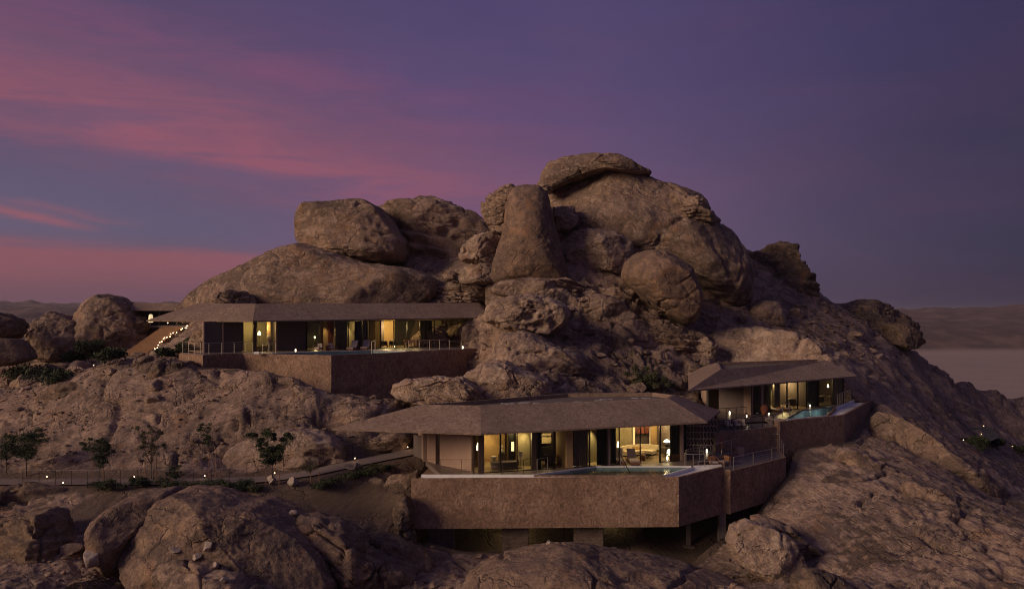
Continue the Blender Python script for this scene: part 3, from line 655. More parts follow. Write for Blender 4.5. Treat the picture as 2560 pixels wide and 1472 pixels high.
# --- hump in front of the upper villa
B('long pale cliff face with rounded end beside the path', [(548,1150),(560,1118),(590,1095),(640,1078),(720,1060),(790,1066),(830,1082),(850,1110),(858,1148),(845,1170),(700,1178),(580,1172)], 65.6, 2.6, 44, k=3.2, mat=ROCKP, strata=.18, pits=.12, lump=.25)
B('angular dark rocks on the crest at left', [(330,930),(350,900),(400,888),(460,893),(480,915),(460,950),(390,965),(340,955)], 73, 2.4, 46, k=3, strata=.6, pits=.2, lump=.5, mat=ROCKD)
B('low slab breaking out of the crest far left', [(90,990),(110,965),(160,945),(220,940),(235,960),(200,990),(130,1005)], 73, 2.2, 47, strata=.5, mat=ROCKD)
B('shadowed boulder tucked under the main roof eave', [(850,1130),(870,1090),(930,1075),(985,1068),(1020,1080),(1010,1110),(950,1120),(890,1140)], 69, 2.4, 48)
# --- foreground
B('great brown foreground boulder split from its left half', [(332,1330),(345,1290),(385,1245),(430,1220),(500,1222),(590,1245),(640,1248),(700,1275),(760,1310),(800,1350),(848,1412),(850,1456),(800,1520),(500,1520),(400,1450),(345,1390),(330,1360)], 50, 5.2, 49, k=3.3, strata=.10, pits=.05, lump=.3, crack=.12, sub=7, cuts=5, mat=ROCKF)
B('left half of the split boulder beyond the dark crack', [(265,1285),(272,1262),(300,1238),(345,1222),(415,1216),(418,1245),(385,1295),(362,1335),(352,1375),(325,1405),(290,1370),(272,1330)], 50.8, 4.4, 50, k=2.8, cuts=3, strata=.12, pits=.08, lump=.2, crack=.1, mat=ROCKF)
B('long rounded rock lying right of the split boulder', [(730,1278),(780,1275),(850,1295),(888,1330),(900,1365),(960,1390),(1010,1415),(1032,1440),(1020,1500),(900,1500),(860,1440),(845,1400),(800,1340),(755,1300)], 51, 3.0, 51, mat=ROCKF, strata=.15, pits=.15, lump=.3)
B('narrow dark rock beneath the terrace left end', [(890,1325),(930,1318),(1000,1340),(1060,1370),(1080,1400),(1060,1420),(1000,1405),(930,1380)], 54, 2.0, 52, mat=ROCKD)
B('flat brown slab in the lower left foreground', [(385,1400),(430,1382),(520,1388),(600,1410),(690,1460),(690,1530),(400,1530)], 45.5, 2.6, 53, strata=.2, lump=.25)
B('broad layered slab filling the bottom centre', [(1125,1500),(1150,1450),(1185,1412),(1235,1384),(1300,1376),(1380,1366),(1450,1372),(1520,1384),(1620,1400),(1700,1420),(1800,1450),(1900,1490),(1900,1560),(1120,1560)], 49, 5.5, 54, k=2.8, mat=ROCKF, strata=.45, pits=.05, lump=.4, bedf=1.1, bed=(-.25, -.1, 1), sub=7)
B('tan hollow pitted boulder below the terrace corner', [(1800,1340),(1812,1305),(1850,1285),(1910,1300),(1960,1335),(1985,1375),(1990,1410),(1960,1425),(1900,1435),(1850,1410),(1815,1385)], 53, 2.8, 55, mat=ROCKP, strata=.2, pits=.5, lump=.25, pitf=.9)
B('grey rock leaning on the tan pitted boulder', [(1850,1290),(1880,1275),(1950,1300),(2010,1345),(2050,1395),(2030,1430),(1985,1400),(1930,1330)], 55, 2.2, 56)
B('rounded rock at the bottom right of centre', [(1960,1440),(2000,1415),(2060,1420),(2110,1450),(2120,1500),(1960,1500)], 46, 2.2, 57, mat=ROCKD)
B('pale angular slab propped on the right slope', [(2060,1135),(2072,1105),(2110,1108),(2180,1140),(2240,1180),(2250,1205),(2200,1200),(2120,1165)], 68.5, 1.6, 58, k=3, mat=ROCK, strata=.4)
B('long brown outcrop stepping down the right slope', [(2230,1215),(2250,1190),(2300,1205),(2360,1235),(2420,1290),(2470,1350),(2500,1400),(2470,1410),(2400,1340),(2310,1270)], 62, 2.2, 59, strata=.5, pits=.5, mat=ROCK)
B('smooth grey whaleback right of the villa pool wall', [(2155,1060),(2165,1015),(2200,1020),(2290,1075),(2400,1150),(2480,1210),(2532,1270),(2532,1330),(2400,1250),(2280,1180),(2190,1120)], 80, 4.5, 60, k=2.3, strata=.35, pits=.3, lump=.6, sub=6)
B('dark torn rock against the left end of the terrace wall', [(975,1260),(985,1235),(1005,1228),(1016,1260),(1022,1310),(1030,1345),(1000,1350),(978,1320)], 56.5, 1.5, 61, mat=ROCKD, strata=.5)
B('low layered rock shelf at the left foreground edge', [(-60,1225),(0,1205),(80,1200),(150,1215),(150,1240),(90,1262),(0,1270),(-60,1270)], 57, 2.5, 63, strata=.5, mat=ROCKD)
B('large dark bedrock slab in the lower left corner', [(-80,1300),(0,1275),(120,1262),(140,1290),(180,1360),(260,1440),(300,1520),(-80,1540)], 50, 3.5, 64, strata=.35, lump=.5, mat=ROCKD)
# ------------------------------------------------------------------ building materials
def render_mat(name, c1, c2, c3, stretch=(1, 1, 1), sc_=3.0, bump=.8, con=1.05):
    """hand brushed earth render: short crossing strokes"""
    m, t, o = new_mat(name)
    p = t.node('ShaderNodeNewGeometry').outputs['Position']
    ps = t.vm('MULTIPLY', p, stretch)
    wv = t.vm('ADD', ps, t.vm('SCALE', t.noise(p, 1.6, 4, .6, 0, 1), .9))
    st = t.noise(wv, sc_*1.1, 9, .74, 1.6)
    big = t.noise(p, .35, 5, .6, .5)
    md = t.noise(p, 1.5, 5, .65, .8)
    c = t.mix(t.smooth(big, .36, .66), c1, c2)
    c = t.mix(t.m('MULTIPLY', t.smooth(md, .45, .72), .55), c, c3)
    c = t.mix(1.0, c, t.m('MULTIPLY_ADD', t.smooth(st, .28, .72), con, 1-con*.5), 'MULTIPLY')
    # pale mineral streaks running down
    dr = t.noise(t.vm('MULTIPLY', p, (1.6, 1.6, .12)), 1.6, 4, .6)
    c = t.mix(t.m('MULTIPLY', t.smooth(dr, .56, .74), .30), c, c2)
    b = t.node('ShaderNodeBsdfPrincipled'); t.put(b.inputs['Base Color'], c); b.inputs['Roughness'].default_value = .92; b.inputs['Specular IOR Level'].default_value = .2
    bp = t.node('ShaderNodeBump'); t.put(bp.inputs['Height'], t.m('ADD', st, t.m('MULTIPLY', md, .6))); bp.inputs['Strength'].default_value = bump; bp.inputs['Distance'].default_value = .16
    t.l.new(bp.outputs[0], b.inputs['Normal']); t.l.new(b.outputs[0], o.inputs[0]); return m
M_ROOF = render_mat('earth_roof', (.255, .180, .140), (.31, .225, .175), (.21, .145, .112), (1, 1, 1.8), 2.2, .9, .85)
M_WALL = render_mat('earth_wall', (.27, .170, .120), (.36, .240, .170), (.18, .110, .078), (1, 1, .8), 2.4, 1.0)
M_PLAS = simple('tan_plaster', (.34, .235, .18), .9, .10, .8, .15, 9)
M_PANEL = simple('brown_panel', (.115, .085, .078), .75, .12, 1.5)
M_OCHRE = simple('ochre_plaster', (.50, .33, .15), .85, .12, 1.2, .1, 8)
M_OLIVE = simple('olive_plaster', (.36, .30, .17), .85, .15, 1.0, .1, 8)
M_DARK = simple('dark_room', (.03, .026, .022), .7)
M_CEIL = simple('soffit_board', (.13, .10, .08), .8)
M_DECK = simple('deck_stone', (.20, .155, .14), .42, .22, .9, .12, 14)
M_DECKL = simple('wet_deck_stone', (.17, .15, .155), .25, .22, .9, .1, 10)
M_IFLOOR = simple('interior_floor', (.33, .25, .15), .35, .15, 1.5)
M_WHITE = simple('pale_pool_tile', (.78, .77, .78), .5, .10, 3.0)
M_BASIN = simple('pool_basin_tile', (.36, .46, .48), .5, .25, 1.4)
M_STEEL = simple('brushed_steel', (.50, .45, .40), .35, metal=.85)
M_DSTEEL = simple('dark_bronze', (.035, .028, .024), .4, metal=.6)
M_TEAK = simple('teak', (.30, .14, .065), .6, .35, 8.0)
M_TERRA = simple('terracotta', (.36, .13, .055), .7, .3, 3.0, .3, 12)
M_CUSH = simple('taupe_cushion', (.44, .36, .31), .9, .08, 6, .2, 40)
M_CUSHW = simple('cream_cushion', (.55, .46, .38), .9, .08, 6)
M_SOFA = simple('cream_sofa', (.68, .58, .40), .9, .06, 4)
M_CURT = simple('dark_curtain', (.045, .045, .038), .9, .25, 3)
M_CURTL = simple('sand_curtain', (.30, .24, .17), .9, .2, 3)
M_BLACK = simple('black_lacquer', (.012, .011, .011), .4)
M_BRONZE = simple('bronze_frame', (.10, .07, .05), .5, metal=.3)
M_COPPER = simple('copper_panel', (.30, .10, .04), .4, .4, 3, metal=.4)
M_CONC = simple('concrete', (.20, .16, .14), .9, .25, 1.2, .4, 7)
M_STONE = simple('pier_stone', (.20, .145, .115), .95, .35, 3, .8, 9)
M_BLOCK = simple('breeze_block', (.50, .38, .32), .9, .15, 3)
M_LAMP = simple('lit_lamp_shade', (.9, .8, .6), .6, emit=(1, .83, .50), estr=4.0)
M_FLAME = simple('lantern_flame', (1, .8, .5), .6, emit=(1, .80, .52), estr=9.0)
M_BULB = simple('path_light_bulb', (1, .8, .6), .6, emit=(1, .68, .38), estr=6.0)
def glass_mat():
    m, t, o = new_mat('window_glass')
    tr = t.node('ShaderNodeBsdfTransparent'); t.put(tr.inputs[0], (.86, .88, .84)); gl = t.node('ShaderNodeBsdfGlossy'); gl.inputs['Roughness'].default_value = .02
    fr = t.node('ShaderNodeFresnel'); fr.inputs[0].default_value = 1.5
    mx = t.node('ShaderNodeMixShader'); t.l.new(t.m('MULTIPLY', fr.outputs[0], .8), mx.inputs[0]); t.l.new(tr.outputs[0], mx.inputs[1]); t.l.new(gl.outputs[0], mx.inputs[2])
    t.l.new(mx.outputs[0], o.inputs[0]); return m
def water_mat():
    m, t, o = new_mat('pool_water')
    tr = t.node('ShaderNodeBsdfTransparent'); t.put(tr.inputs[0], (.80, .93, .91)); gl = t.node('ShaderNodeBsdfGlossy'); gl.inputs['Roughness'].default_value = .06
    fr = t.node('ShaderNodeFresnel'); fr.inputs[0].default_value = 1.33
    p = t.node('ShaderNodeNewGeometry').outputs['Position']
    bp = t.node('ShaderNodeBump'); t.put(bp.inputs['Height'], t.noise(t.vm('MULTIPLY', p, (1, 2.2, 1)), 1.8, 3, .5)); bp.inputs['Strength'].default_value = .25; bp.inputs['Distance'].default_value = .06
    t.l.new(bp.outputs[0], gl.inputs['Normal']); t.l.new(bp.outputs[0], fr.inputs['Normal'])
    mx = t.node('ShaderNodeMixShader'); t.l.new(t.m('MULTIPLY', fr.outputs[0], .42), mx.inputs[0]); t.l.new(tr.outputs[0], mx.inputs[1]); t.l.new(gl.outputs[0], mx.inputs[2])
    t.l.new(mx.outputs[0], o.inputs[0]); return m
M_GLASS = glass_mat(); M_WATER = water_mat()

def plight(name, loc, e, col=(1, .74, .36), size=.12, typ='POINT', rot=None, parent=None, spot=60, blend=.6):
    l = bpy.data.lights.new(name, typ); l.energy = e; l.color = col
    if typ == 'AREA': l.size = size
    else: l.shadow_soft_size = size
    if typ == 'SPOT': l.spot_size = R(spot); l.spot_blend = blend
    o = bpy.data.objects.new(name, l); COL.objects.link(o); o.location = loc
    if rot is not None: o.rotation_euler = rot
    if parent: o.parent = parent; o.location = Vector(loc)-parent.location
    return o

# ------------------------------------------------------------------ villa builder
def roof(parent, E, T, zt, th=.13, rec=.32, mat=M_ROOF):
    """hipped skirt from eave ring E (Vectors) up to ring T, recessed flat top, soffit below"""
    o = parent.location; n = len(E)
    up = [Vector((p.x, p.y, zt)) if p.z < 900 else p for p in T]
    m = MB(o)
    vs = [tuple(p) for p in E]+[tuple(p) for p in T]+[(p.x, p.y, p.z-th) for p in E]
    fs = [(i, (i+1) % n, n+(i+1) % n, n+i) for i in range(n)]+[(2*n+i, 2*n+(i+1) % n, (i+1) % n, i) for i in range(n)]
    m.add(vs, fs); r = m.build('roof', mat, parent)
    # parapet lip and recess
    c = sum(T, Vector())/n
    def shrink(p, k): d = (c-p); d.z = 0; return p+d.normalized()*k
    m = MB(o); I = [shrink(p, .28) for p in T]; J = [Vector((p.x, p.y, p.z-rec)) for p in I]
    m.add([tuple(p) for p in T]+[tuple(p) for p in I], [(i, (i+1) % n, n+(i+1) % n, n+i) for i in range(n)])
    m.add([tuple(p) for p in I]+[tuple(p) for p in J], [(i, (i+1) % n, n+(i+1) % n, n+i) for i in range(n)])
    m.build('parapet', mat, parent)
    m = MB(o); m.add([tuple(p) for p in J], [tuple(range(n))]); m.build('roof_terrace', M_CEIL, parent)
    m = MB(o); m.add([(p.x, p.y, p.z-th) for p in E], [tuple(range(n-1, -1, -1))]); m.build('soffit', M_CEIL, parent)
    return J

class Facade:
    """glazed front along a plan line; parts placed by the picture column they are seen in"""
    def __init__(s, parent, a, b, z0, z1):
        s.p = parent; s.a = Vector((a.x, a.y)); s.b = Vector((b.x, b.y)); s.d = (s.b-s.a).normalized()
        s.n = Vector((-s.d.y, s.d.x)); s.z0 = z0; s.z1 = z1
        if s.n.y < 0: s.n = -s.n
    def at(s, px, depth=0):
        """point on the column px, depth metres behind the front line"""
        k = (px-1280)/2000; q0 = s.a+s.n*depth; D = (s.d.x*q0.y-s.d.y*q0.x)/(s.d.x-s.d.y*k)
        return Vector((k*D, D))
    def slab(s, name, p0, p1, depth, t, mat, z0=None, z1=None, bevel=0):
        a = s.at(p0, depth); b = s.at(p1, depth); z0 = s.z0 if z0 is None else z0; z1 = s.z1 if z1 is None else z1
        m = MB(s.p.location); n = s.n
        m.prism([(a.x, a.y), (b.x, b.y), (b.x+n.x*t, b.y+n.y*t), (a.x+n.x*t, a.y+n.y*t)], z0, z1)
        return m.build(name, mat, s.p, bevel=bevel)
    def mull(s, px, w=.09, mat=M_DSTEEL, depth=0, t=.12, name='mullion'):
        a = s.at(px, depth); m = MB(s.p.location); m.box((a.x, a.y, (s.z0+s.z1)/2), (w, t, s.z1-s.z0-.004), math.atan2(s.d.y, s.d.x)); return m.build(name, mat, s.p)
    def curtain(s, p0, p1, depth=.25, mat=M_CURT, folds=7):
        a = s.at(p0, depth); b = s.at(p1, depth); n = folds*6; vs = []; fs = []
        for i in range(n+1):
            t = i/n; w = .05*math.sin(t*folds*2*math.pi)+.015*math.sin(t*folds*4.4+1); q = a+(b-a)*t+s.n*w
            vs += [(q.x, q.y, s.z0+.02), (q.x+.01*math.sin(i), q.y, s.z1-.01)]
        for i in range(n): fs.append((2*i, 2*i+2, 2*i+3, 2*i+1))
        return MB(s.p.location).add(vs, fs).build('curtain', mat, s.p, smooth=True)
    def glass(s, p0, p1, depth=.03):
        a = s.at(p0, depth); b = s.at(p1, depth); m = MB(s.p.location)
        m.add([(a.x, a.y, s.z0+.05), (b.x, b.y, s.z0+.05), (b.x, b.y, s.z1-.05), (a.x, a.y, s.z1-.05)], [(0, 1, 2, 3)])
        w = m.build('window', M_GLASS, s.p)
        r = math.atan2(s.d.y, s.d.x); L = (b-a).length; c = (a+b)/2
        for zz_ in (s.z0+.03, s.z1-.03): m = MB(s.p.location); m.box((c.x, c.y, zz_), (L, .07, .05), r); m.build('rail', M_DSTEEL, w)
        return w

# ================================================================== main villa (V3)
V3 = empty('villa', PF(1208, 1182.5, V3_FLOOR), 'largest lit villa in front with long earthen hipped roof and glass walls', 'villa', 'villas built into the rock')
ze = -8.42; zt = -6.8
E = [PF(829,1071,ze), PF(1202,1083,ze), PF(1768,1053.7,ze), PF(1801,1026,ze), Vector((15.5,75.5,ze)), Vector((4,76,ze)), Vector((-8,70,ze))]
T = [PF(1050,1011,zt), PF(1202,1014,zt), PF(1671,995,zt), PF(1687,987,zt), Vector((12.4,69.5,zt)), PF(1420,982.5,zt), Vector((-3.5,62.5,zt))]
J3 = roof(V3, E, T, zt)
F3 = Facade(V3, PF(1208, 1182.5, V3_FLOOR), PF(1705, 1151.6, V3_FLOOR), V3_FLOOR, ze-.13)
W3 = Facade(V3, PF(1190, 1180, V3_FLOOR), PF(1080, 1154, V3_FLOOR), V3_FLOOR, ze-.13)
# left wall: plaster with a slot window
def wall_seg(V, p0, p1, z0, z1, t, mat, name='wall'):
    a, b = Vector((p0[0], p0[1])), Vector((p1[0], p1[1])); m = MB(V.location); m.wall(a, b, z0, z1, t); return m.build(name, mat, V)
zc3 = ze-.13
Lp = [Vector((-2.55, 59.25)), Vector((-3.02, 59.62)), Vector((-5.62, 62.15)), Vector((-5.98, 62.62)), Vector((-6.75, 63.6))]
wall_seg(V3, Lp[2], Lp[1], V3_FLOOR, zc3, .3, M_PLAS)
wall_seg(V3, Lp[4], Lp[3], V3_FLOOR, zc3, .3, M_PLAS)
wall_seg(V3, Lp[3]+Vector((.25, .3)), Lp[2]+Vector((.25, .3)), V3_FLOOR, zc3, .1, M_BLACK, 'slot_window')
wall_seg(V3, Vector((-6.75, 63.6)), Vector((-7.6, 67.5)), V3_FLOOR, zc3, .3, M_PLAS)
m = MB(V3.location); m.wall(Vector((-8.1, 65.8)), Vector((-7.1, 64.6)), V3_FLOOR, -9.9, .2); m.build('entrance_screen', M_PANEL, V3)
# glazed front
F3.slab('pillar', 1198, 1211, -.02, .35, M_BRONZE)
F3.slab('pillar', 1330, 1341, 0, .3, M_BRONZE); F3.slab('pillar', 1519, 1526, 0, .3, M_PLAS); F3.slab('pillar', 1701.5, 1709, -.02, .45, M_PLAS)
F3.slab('wall', 1416, 1432, .05, 2.2, M_OCHRE)
for px in (1251, 1293, 1386, 1473.5, 1516, 1548, 1600.5, 1650): F3.mull(px, .05 if px in (1548, 1600.5, 1293) else .11)
F3.mull(1184, .10, M_BRONZE, -.0)
for a, b in ((1212,1250),(1252,1292),(1294,1330),(1341,1384),(1433,1472),(1475,1516),(1527,1547),(1651,1701)): F3.glass(a, b)
F3.curtain(1432, 1470, .35, M_CURTL, 8); F3.curtain(1492, 1516, .3, M_CURT, 6); F3.curtain(1526, 1540, .3, M_CURT, 3); F3.curtain(1675, 1701, .3, M_CURT, 6); F3.curtain(1342, 1353, .3, M_CURT, 3)
# rooms: back walls and partitions
F3.slab('wall', 1205, 1262, 4.2, .15, M_OCHRE); F3.slab('wall', 1262, 1340, 4.6, .15, M_OCHRE)
F3.slab('louvre_screen', 1271, 1289, 2.2, .08, M_BLACK)
F3.slab('wall', 1293, 1332, 1.7, .15, M_OLIVE)
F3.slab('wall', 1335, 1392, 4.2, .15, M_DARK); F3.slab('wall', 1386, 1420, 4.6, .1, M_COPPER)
F3.slab('wall', 1432, 1470, 1.5, .1, M_PANEL); F3.slab('wall', 1466, 1520, 1.6, .15, M_OLIVE)
F3.slab('wall', 1512, 1584, 5.2, .15, M_OLIVE); F3.slab('wall', 1584, 1632, 5.6, .15, M_PANEL); F3.slab('wall', 1628, 1656, 4.6, .15, M_OCHRE)
F3.slab('light_strip', 1583, 1587.5, 5.0, .06, simple('lit_frame', (.8,.6,.3), emit=(1,.7,.35), estr=.45)); F3.slab('light_strip', 1624.5, 1629.5, 5.0, .06, MATS['lit_frame'])
F3.slab('wall', 1650, 1712, 4.2, .15, M_PANEL)
# partitions running back
def part_wall(F, px, d0, d1, mat, t=.12):
    a = F.at(px, d0); b = a+F.n*(d1-d0); m = MB(F.p.location); m.wall(a, b, F.z0, F.z1, t); return m.build('wall', mat, F.p)
for px, d0, d1, mt in ((1341, .5, 4.4, M_DARK), (1520, .5, 5.4, M_PANEL), (1705, .4, 4.4, M_PANEL), (1205, 2.2, 4.4, M_OCHRE)): part_wall(F3, px, d0, d1, mt)
m = MB(V3.location)
a, b = F3.at(1196, .05), F3.at(1712, .05); c_, d_ = b+F3.n*5.9, a+F3.n*5.9
m.prism([(a.x, a.y), (b.x, b.y), (c_.x, c_.y), (d_.x, d_.y)], V3_FLOOR-.06, V3_FLOOR+.006); m.build('floor', M_IFLOOR, V3)
m = MB(V3.location); m.wall(Vector((-7.4, 68.4)), Vector((12, 74)), V3_FLOOR, zc3, .3); m.build('wall', M_PLAS, V3)
# artwork and kitchen niche inside
art, t_, o_ = new_mat('red_artwork'); b_ = t_.node('ShaderNodeBsdfPrincipled'); g_ = t_.node('ShaderNodeTexCoord').outputs['Generated']
n_ = t_.noise(t_.vm('MULTIPLY', g_, (1.6, 1, .7)), 2.6, 3, .5); t_.put(b_.inputs['Base Color'], t_.ramp(n_, [(.35, (.02, .008, .006)), (.52, (.16, .03, .012)), (.68, (.5, .10, .03))])); t_.l.new(b_.outputs[0], o_.inputs[0])
pa = empty('painting', (F3.at(1606, 4.9).x, F3.at(1606, 4.9).y, -10), 'dark red and black abstract painting on the wall above the cream sofa', 'painting')
a, b = F3.at(1589, 4.85), F3.at(1623, 4.85); m = MB(pa.location); m.wall(a, b, -10.15, -8.6, .05); m.build('canvas', art, pa)
m = MB(pa.location); m.wall(F3.at(1588.4, 4.92), F3.at(1623.6, 4.92), -10.17, -8.585, .03); m.build('frame', M_DSTEEL, pa)
F3.slab('niche', 1354, 1378, 3.6, .3, M_OLIVE, -10.35, -9.55); F3.slab('counter', 1352, 1384, 3.2, .4, M_BLACK, V3_FLOOR, -10.6)
F3.slab('shelf', 1355, 1377, 3.45, .1, M_DSTEEL, -9.83, -9.78)
# breeze block screen: each block a part
scr = empty('breeze_block_screen', (14.9, 68.3, V3_FLOOR), 'screen wall of open breeze blocks beside the main villa pillar', 'screen wall')
bw, bh = .283, .54
def block_mesh():
    m = MB(); t = .042; d = .12
    m.box((0, 0, bh/2), (t, d, bh)); m.box((bw, 0, bh/2), (t*.9, d*.98, bh)); m.box((bw/2, 0, t/2), (bw-t, d*.97, t)); m.box((bw/2, 0, bh-t/2), (bw-t, d*.97, t))
    a, b = (t, .04), (bw-t, bh-.05)
    m.add([(a[0], -d*.45, a[1]), (a[0]+.03, -d*.3, a[1]), (b[0], -d*.3, b[1]), (b[0]-.03, -d*.3, b[1]), (a[0], d*.45, a[1]), (a[0]+.03, d*.45, a[1]), (b[0], d*.45, b[1]), (b[0]-.03, d*.45, b[1])],
          [(0,1,2,3),(7,6,5,4),(0,4,5,1),(1,5,6,2),(2,6,7,3),(3,7,4,0)])
    return m.mesh('breeze_block')
bm_ = block_mesh(); bm_.materials.append(M_BLOCK)
for r_ in range(6):
    for c_ in range(9): link('breeze_block', bm_, scr, None, (c_*(bw+.004)+.02, 0, r_*(bh+.003)))
m = MB(scr.location); m.box((14.9+1.3, 68.9, V3_FLOOR+1.6), (2.9, .08, 3.2)); m.build('backing', M_BLACK, scr)
# lights in the rooms
def room(F, name, px, d, h, e, size=.25, col=(1, .71, .31)):
    a = F.at(px, d); return plight(name, (a.x, a.y, F.z0+h), e, col, size)
def washer(F, px, d, e, tilt=0, spot=75, h=None):
    a = F.at(px, d); return plight('downlight', (a.x, a.y, (F.z1-.08) if h is None else F.z0+h), e, (1, .74, .34), .06, 'SPOT', (0, 0, 0), spot=spot, blend=.8)
LK = 2.4
room(F3, 'room_light', 1235, 2.4, 2.5, 38*LK); room(F3, 'room_light', 1305, 1.0, 2.4, 16*LK); washer(F3, 1222, 3.6, 90*LK); washer(F3, 1315, 1.3, 90*LK)
room(F3, 'room_light', 1368, 3.0, 1.75, 9*LK, .1); room(F3, 'room_light', 1402, 2.6, 2.3, 20*LK, .2, (1, .6, .3))
washer(F3, 1480, 1.25, 160*LK, spot=60); washer(F3, 1458, .9, 25*LK)
room(F3, 'room_light', 1565, 2.6, 2.7, 62*LK); room(F3, 'room_light', 1612, 3.2, 2.6, 45*LK); room(F3, 'room_light', 1645, 3.0, 2.4, 30*LK); room(F3, 'room_light', 1665, 2.0, 1.3, 7*LK, .12)

# ------------------------------------------------------------------ main terrace
TZ0 = -15.38
T3 = empty('pool_terrace', P(1028, 1196, 57.3), 'largest pool terrace, cantilevered in front of the main villa on stone piers', 'terrace', 'pool terraces')
def ptz(x, y, D, z): v = P(x, y, D); return (v.x, v.y)
wA, wB, wC = ptz(1028,1196,57.3,0), ptz(1697,1192,57.9,0), ptz(1808,1165,61.8,0)
wD = ptz(1826,1180,61.55,0); wE = ptz(1965,1145,67.4,0)
def wallpath(parent, pts, z0, z1, t, mat, name='wall'):
    for a, b in zip(pts[:-1], pts[1:]):
        m = MB(parent.location); m.wall(Vector(a), Vector(b), z0, z1, t); m.build(name, mat, parent)
TOPW = -11.78
# walls as one mitred ring body, then gutter, risers and deck
def mitre(pts, t):
    """offset polyline to the left by t"""
    P_ = [Vector(p) for p in pts]; out_ = []
    for i, p in enumerate(P_):
        d1 = (p-P_[i-1]).normalized() if i else (P_[1]-p).normalized(); d2 = (P_[i+1]-p).normalized() if i < len(P_)-1 else d1
        n1 = Vector((-d1.y, d1.x)); n2 = Vector((-d2.y, d2.x)); b = (n1+n2).normalized(); out_.append(p+b*(t/max(.3, b.dot(n1))))
    return [tuple(x) for x in out_]
def band_wall(parent, pts, z0, z1, t, mat, name='wall'):
    inn = mitre(pts, t)
    for i in range(len(pts)-1):
        m = MB(parent.location); m.prism([pts[i], pts[i+1], inn[i+1], inn[i]], z0, z1); m.build(name, mat, parent)
    return inn
lw = (wA[0]+.06, wA[1]+.9)
inn3 = band_wall(T3, [lw, wA, wB, wC], TZ0, TOPW, .22, M_WALL)
m = MB(T3.location); body = [lw, wA, wB, wC, (16.3, 62.0), (18.5, 68), (14.5, 72), (-6, 70)]
m.prism([inn3[0], inn3[1], inn3[2], (wC[0]-.3, wC[1]+.2), (15.2, 63.5), (14.5, 72), (-6, 70)], TZ0+.02, -12.08); m.build('slab', M_WALL, T3)
rL, rT = ptz(1053,1185,58.4,0), ptz(1334,1187,58.35,0)
pl0, pl1, pl2, pl3 = (1.58, 58.42), (6.45, 61.55), (13.8, 61.55), (11.06, 58.42)
q1, q2 = ptz(1733,1164,61.75,0), ptz(1804,1163,62.2,0)
m = MB(T3.location)    # gutter floor and pale risers
m.prism([inn3[1], inn3[2], (wC[0]-.25, wC[1]+.05), q2, q1, pl3, rL], -12.07, -12.03); m.build('gutter', M_WHITE, T3)
m = MB(T3.location); m.wall(Vector(rL), Vector(rT), -12.03, V3_FLOOR-.002, .12); m.build('riser', M_WHITE, T3)
m = MB(T3.location); m.wall(Vector(rT)+Vector((0.0, 0)), Vector(pl3), -12.03, -11.87, .25, -.02); m.build('riser', M_WHITE, T3)
m = MB(T3.location); m.wall(Vector(rT), Vector(pl3), -11.87, -11.765, .22, 0); m.build('weir', M_WALL, T3)
m = MB(T3.location); m.wall(Vector(pl3), Vector(q1), -12.03, -11.765, .12); m.build('riser', M_WHITE, T3)
m = MB(T3.location); m.wall(Vector(q1), Vector(q2), -12.03, V3_FLOOR+.01, .12); m.build('riser', M_WHITE, T3)
e1, e2, e3 = ptz(1726,1160,62.6,0), ptz(1780,1146,64.9,0), ptz(1852,1123,69.0,0)
dl, dl2 = ptz(1101,1184.5,58.55,0), ptz(1064,1152.6,63.7,0)
m = MB(T3.location)
m.prism([dl, (rT[0], rT[1]+.12), (pl1[0]-.1, pl1[1]+.12), (pl2[0]+.1, pl2[1]+.12), (q1[0], q1[1]+.13), e1, e2, e3, (19, 73), (14, 73), (-6.8, 69), dl2], V3_FLOOR-.35, V3_FLOOR); m.build('deck', M_DECK, T3)
m = MB(T3.location); m.wall(Vector(pl1), Vector(pl2), V3_FLOOR-.2, V3_FLOOR+.02, .12); m.build('coping', M_WHITE, T3)
m = MB(T3.location); m.wall(Vector(rT), Vector(pl1), V3_FLOOR-.2, V3_FLOOR+.012, .10); m.build('coping', M_WHITE, T3)
def pool(parent, poly, zw, depth, lights=(), e=30):
    n = len(poly); m = MB(parent.location)
    m.add([(x, y, zw-depth) for x, y in poly]+[(x, y, zw+.02) for x, y in poly], [tuple(range(n))]+[(i, n+i, n+(i+1) % n, (i+1) % n) for i in range(n)])
    m.build('basin', M_BASIN, parent)
    m = MB(parent.location); m.add([(x, y, zw) for x, y in poly], [tuple(range(n))]); wt = m.build('water', M_WATER, parent)
    for i, (x, y) in enumerate(lights):
        plight('pool_lamp', (x, y, zw-.45), e, (.85, 1.0, .97), .12)
pool(T3, [pl0, (pl3[0]-.02, pl3[1]+.22), (pl2[0]-.2, pl2[1]-.02), (pl1[0]+.05, pl1[1]-.02)], -11.80, 1.1, [(3.4, 59.1), (5.6, 60.0), (7.6, 60.7), (9.6, 59.9)], 110)
# low deck to the right
lowp = [wC, wD, wE, ptz(2000,1128,71.5,0), (20.0, 73), (e3[0], e3[1]), e2, e1, q2]
m = MB(T3.location); m.prism([(e1[0], e1[1]-.05), (q2[0]-.2, q2[1]+.1), (wC[0], wC[1]+.15), (wD[0]-.1, wD[1]+.12), (wE[0]-.2, wE[1]), (24.1, 71.5), (20.0, 73), (e3[0], e3[1]-.08), (e2[0], e2[1]-.08)], -12.5, V3_LOW); m.build('low_deck', M_DECKL, T3)
m = MB(T3.location); m.wall(Vector(wC)+Vector((0, .0)), Vector(wD), TZ0, -12.0, .3); m.build('wall', M_WALL, T3)
band_wall(T3, [wD, wE, (24.0, 71.8)], TZ0+.05, V3_LOW+.08, .22, M_WALL)
m = MB(T3.location); m.wall(Vector(e1), Vector(e2), -12.6, V3_FLOOR-.004, .15, -.16); m.build('parapet', M_WALL, T3)
